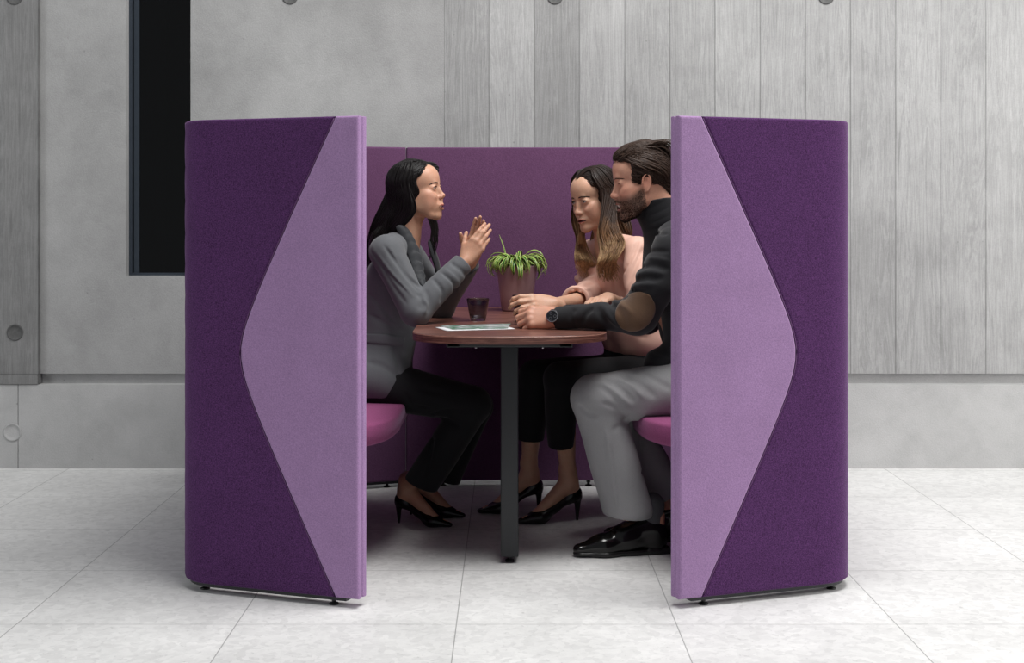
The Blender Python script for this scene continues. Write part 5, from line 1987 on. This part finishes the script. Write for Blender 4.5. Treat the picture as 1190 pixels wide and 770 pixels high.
for i in range(1000):
    r1, r2, r3 = rng.uniform(-1, 1), rng.uniform(-1, 1), rng.uniform(-1, 1)
    if i % 2 == 0:   # top, swept up and back
        y = r1 * .058; x0 = .072 - .45 * abs(y) + .006 * r2 - (rng.random() ** 1.5) * .10; z0 = .078 - .25 * abs(y) + max(0, (.06 - x0)) * .28
        lift = .013 + .007 * r3 + .003 * math.sin(y * 140)
        pts = [(x0, y, z0), (x0 + .006, y * 1.06, z0 + lift * .75), (x0 - .028, y * 1.12 + .006 * r3, z0 + lift * 1.15), (x0 - .070, y * 1.16 + .004 * r2, z0 + lift * .75 - .004), (max(x0 - .115, -.116), y * 1.0, min(z0 - .025, .075) + .006 * r2 - .02 * (x0 < .02))]
        L = np.array(pts)
        # stay outside the skull
        for q in L:
            dd = (q - SK_C) / (SK_R + .004); nn = np.linalg.norm(dd)
            if nn < 1: q[:] = SK_C + (q - SK_C) / nn
    else:            # sides and back
        s = 1 if i % 4 == 1 else -1
        ph0 = 38 + 120 * rng.random(); e0 = rng.uniform(12, 60) if ph0 > 60 else rng.uniform(30, 58)
        L = []
        for k_ in range(5):
            t = k_ / 4
            L.append(scalp(s * min(178, ph0 + 52 * t + 5 * r1), e0 - (34 + 26 * (ph0 > 90)) * t ** 1.3, .006 + .004 * math.sin(3 * t + r2)))
        L = np.array(L)
    Lk.add(loc2w(T3, L), rng.uniform(.0018, .0036), m=14, k=4, flat=.5, out=(loc2w(T3, catmull(L, 14)) - T3[:3, 3] + 1e-6), taper=(.5, 1, .15))
n_ = 3800; rs = np.random.RandomState(7)
sd = np.stack([scalp(a, e, .01) for a, e in zip(rs.uniform(-180, 180, n_), rs.uniform(-45, 88, n_))])
def fld3(L):
    t = np.clip((L[:, 2] - .03) / .05, 0, 1)
    return np.stack([-.75 - .4 * t, .12 * np.sin(L[:, 0] * 60 + L[:, 1] * 40), -.65 * (1 - t) + .25 * t * (L[:, 0] > .02)], 1)
Lk.flow(HR3, T3, sd, fld3, 9, .0075, .0016, .003, inside=B3, seed=8, jit=.28, thin=-.003)
Lk.build('hair_strands', M['brown_hair'], hr3)
# short beard: many small hairs standing on the jaw
Lk = Locks()
cnt = 0
for i in range(14000):
    a = rng.uniform(-1.9, 1.9); z = rng.uniform(-.138, -.030)
    o0 = np.array([.02, 0, z]) if z > -.1 else np.array([.03, 0, -.08])
    dr = np.array([math.cos(a), math.sin(a), 0 if z > -.1 else -rng.uniform(.3, 1.5)]); dr /= np.linalg.norm(dr)
    ts = np.linspace(.015, .115, 60)
    P = o0 + ts[:, None] * dr
    v = B.ev(loc2w(T3, P))
    j = int(np.argmax(v > 0))
    if j == 0: continue
    q = P[j]
    x, y = q[0], abs(q[1])
    if x > .0985 or x < .006 or q[2] < -.142: continue
    if q[2] > -.060 + np.clip(.055 - x, 0, .05) * .75 and not (x > .083 and y < .024 and q[2] < -.056 and q[2] > -.066): continue
    cy = .026
    if min(poly_dist(q[None], MOUTH[id(B)][0])[0], poly_dist(q[None], MOUTH[id(B)][1])[0]) < .0062 or (x > .07 and (((q - MOUTH[id(B)][2]) / MOUTH[id(B)][3]) ** 2).sum() < 1.3): continue
    ln = rng.uniform(.0025, .0048)
    tip = q + dr * ln * .38 + np.array([.0008 * rng.uniform(-1, 1), .002 * rng.uniform(-1, 1), -ln * .8])
    Lk.add(loc2w(T3, [q - dr * .001, (q + tip) / 2 + dr * .0006, tip]), .00042, m=3, k=3, flat=1, out=T3[:3, 2] * .3 + T3[:3, 0])
    cnt += 1
    if cnt > 5200: break
Lk.build('beard', M['beard'], w3, 'short dark beard')

# second tumbler, between the hands of the man and of the woman in pink
tumbler(608.5, 5.085, .0400, .029, .096, 'smoked grey glass tumbler held between the hands of the man and the woman in pink')
